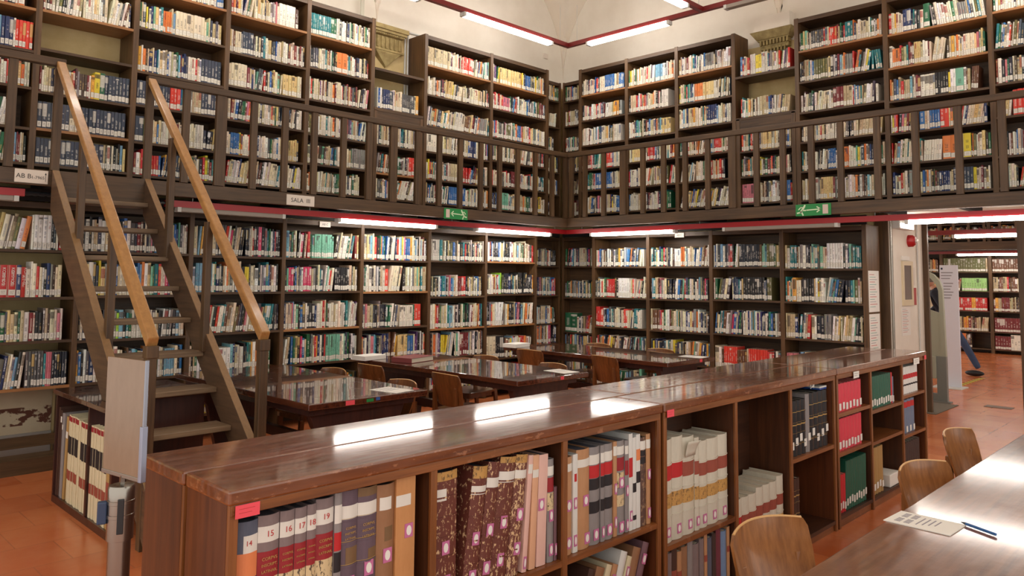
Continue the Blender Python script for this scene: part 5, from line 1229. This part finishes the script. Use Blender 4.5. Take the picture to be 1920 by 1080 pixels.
P = lambda x, y, z: (x, y, z)
bp = [(0, 0, .95), (0, .08, 1.15), (0, .16, 1.38), (0, .22, 1.49), (0, .26, 1.555),        # pelvis .. neck
      (-.09, -.02, .90), (-.09, -.26, .54), (-.09, -.47, .12),                              # rear leg
      (.09, .04, .90), (.09, .34, .53), (.09, .40, .10),                                    # front leg
      (-.19, .17, 1.42), (-.24, .02, 1.16), (-.22, .12, .93), (.19, .17, 1.42), (.24, .26, 1.15), (.2, .42, 1.0)]
be = [(0, 1), (1, 2), (2, 3), (3, 4), (0, 5), (5, 6), (6, 7), (0, 8), (8, 9), (9, 10), (2, 11), (11, 12), (12, 13), (2, 14), (14, 15), (15, 16)]
br = [.12, .12, .13, .06, .052, .085, .055, .038, .085, .055, .038, .055, .042, .03, .055, .042, .03]
skinned('body', bp, be, br, SKIN, man)
skinned('sweater', [bp[i] for i in (0, 1, 2, 3, 11, 12, 13, 14, 15, 16)], [(0, 1), (1, 2), (2, 3), (2, 4), (4, 5), (5, 6), (2, 7), (7, 8), (8, 9)], [.135, .14, .15, .072, .07, .056, .045, .07, .056, .045], SWE, man)
skinned('trousers', [bp[i] for i in (0, 5, 6, 7, 8, 9, 10)], [(0, 1), (1, 2), (2, 3), (0, 4), (4, 5), (5, 6)], [.13, .10, .068, .052, .10, .068, .052], JEAN, man)
def uvs(name, c, rad, mat, parent, n=20, cut=None):
    bm = bmesh.new(); bmesh.ops.create_uvsphere(bm, u_segments=n, v_segments=n // 2 + 2, radius=1)
    for v in bm.verts: v.co = Vector((c[0] + v.co.x * rad[0], c[1] + v.co.y * rad[1], c[2] + v.co.z * rad[2]))
    if cut: bmesh.ops.delete(bm, geom=[v for v in bm.verts if cut(v.co)], context='VERTS')
    me = bpy.data.meshes.new(name); bm.to_mesh(me); bm.free(); me.materials.append(mat); me.polygons.foreach_set('use_smooth', [True] * len(me.polygons))
    o = bpy.data.objects.new(name, me); COL.objects.link(o); o.parent = parent; return o
uvs('head', (0, .31, 1.64), (.077, .10, .118), SKIN, man)
uvs('hair', (0, .295, 1.665), (.086, .108, .112), HAIR, man, cut=lambda p: p.y > .345 and p.z < 1.70 or p.z < 1.60)
uvs('nose', (0, .412, 1.63), (.014, .022, .022), SKIN, man, 10); uvs('ear', (-.078, .30, 1.635), (.01, .02, .032), SKIN, man, 10); uvs('ear', (.078, .30, 1.635), (.01, .02, .032), SKIN, man, 10)
uvs('mask', (0, .34, 1.60), (.078, .092, .06), MASK, man, cut=lambda p: p.y < .34)
uvs('eye', (-.03, .40, 1.665), (.012, .010, .008), INK, man, 8); uvs('eye', (.03, .40, 1.665), (.012, .010, .008), INK, man, 8)
for s, yy in ((-.09, -.40), (.09, .47)): uvs('shoe', (s, yy, .05), (.05, .15, .05), BLACK, man, 16)
for s, (hy, hz_) in ((-.22, (.13, .88)), (.2, (.48, .97))):
    hp = [(s, hy - .02, hz_ + .04), (s, hy, hz_)]; ed = [(0, 1)]; rr = [.026, .032]
    for k in range(4): hp += [(s + (k - 1.5) * .018, hy + .035, hz_ - .035), (s + (k - 1.5) * .018, hy + .045, hz_ - .07)]; q = 2 + 2 * k; ed += [(1, q), (q, q + 1)]; rr += [.009, .008]
    hp += [(s + .035, hy + .02, hz_), (s + .045, hy + .04, hz_ - .02)]; ed += [(1, 10), (10, 11)]; rr += [.01, .009]
    skinned('hand', hp, ed, rr, SKIN, man, 1)

# ================================================================= all remaining books of the shelves
tag(STUFF.build('shelved_books', BOOKL), 'thousands of further labelled books on all the wall shelves', 'books', kind='stuff')
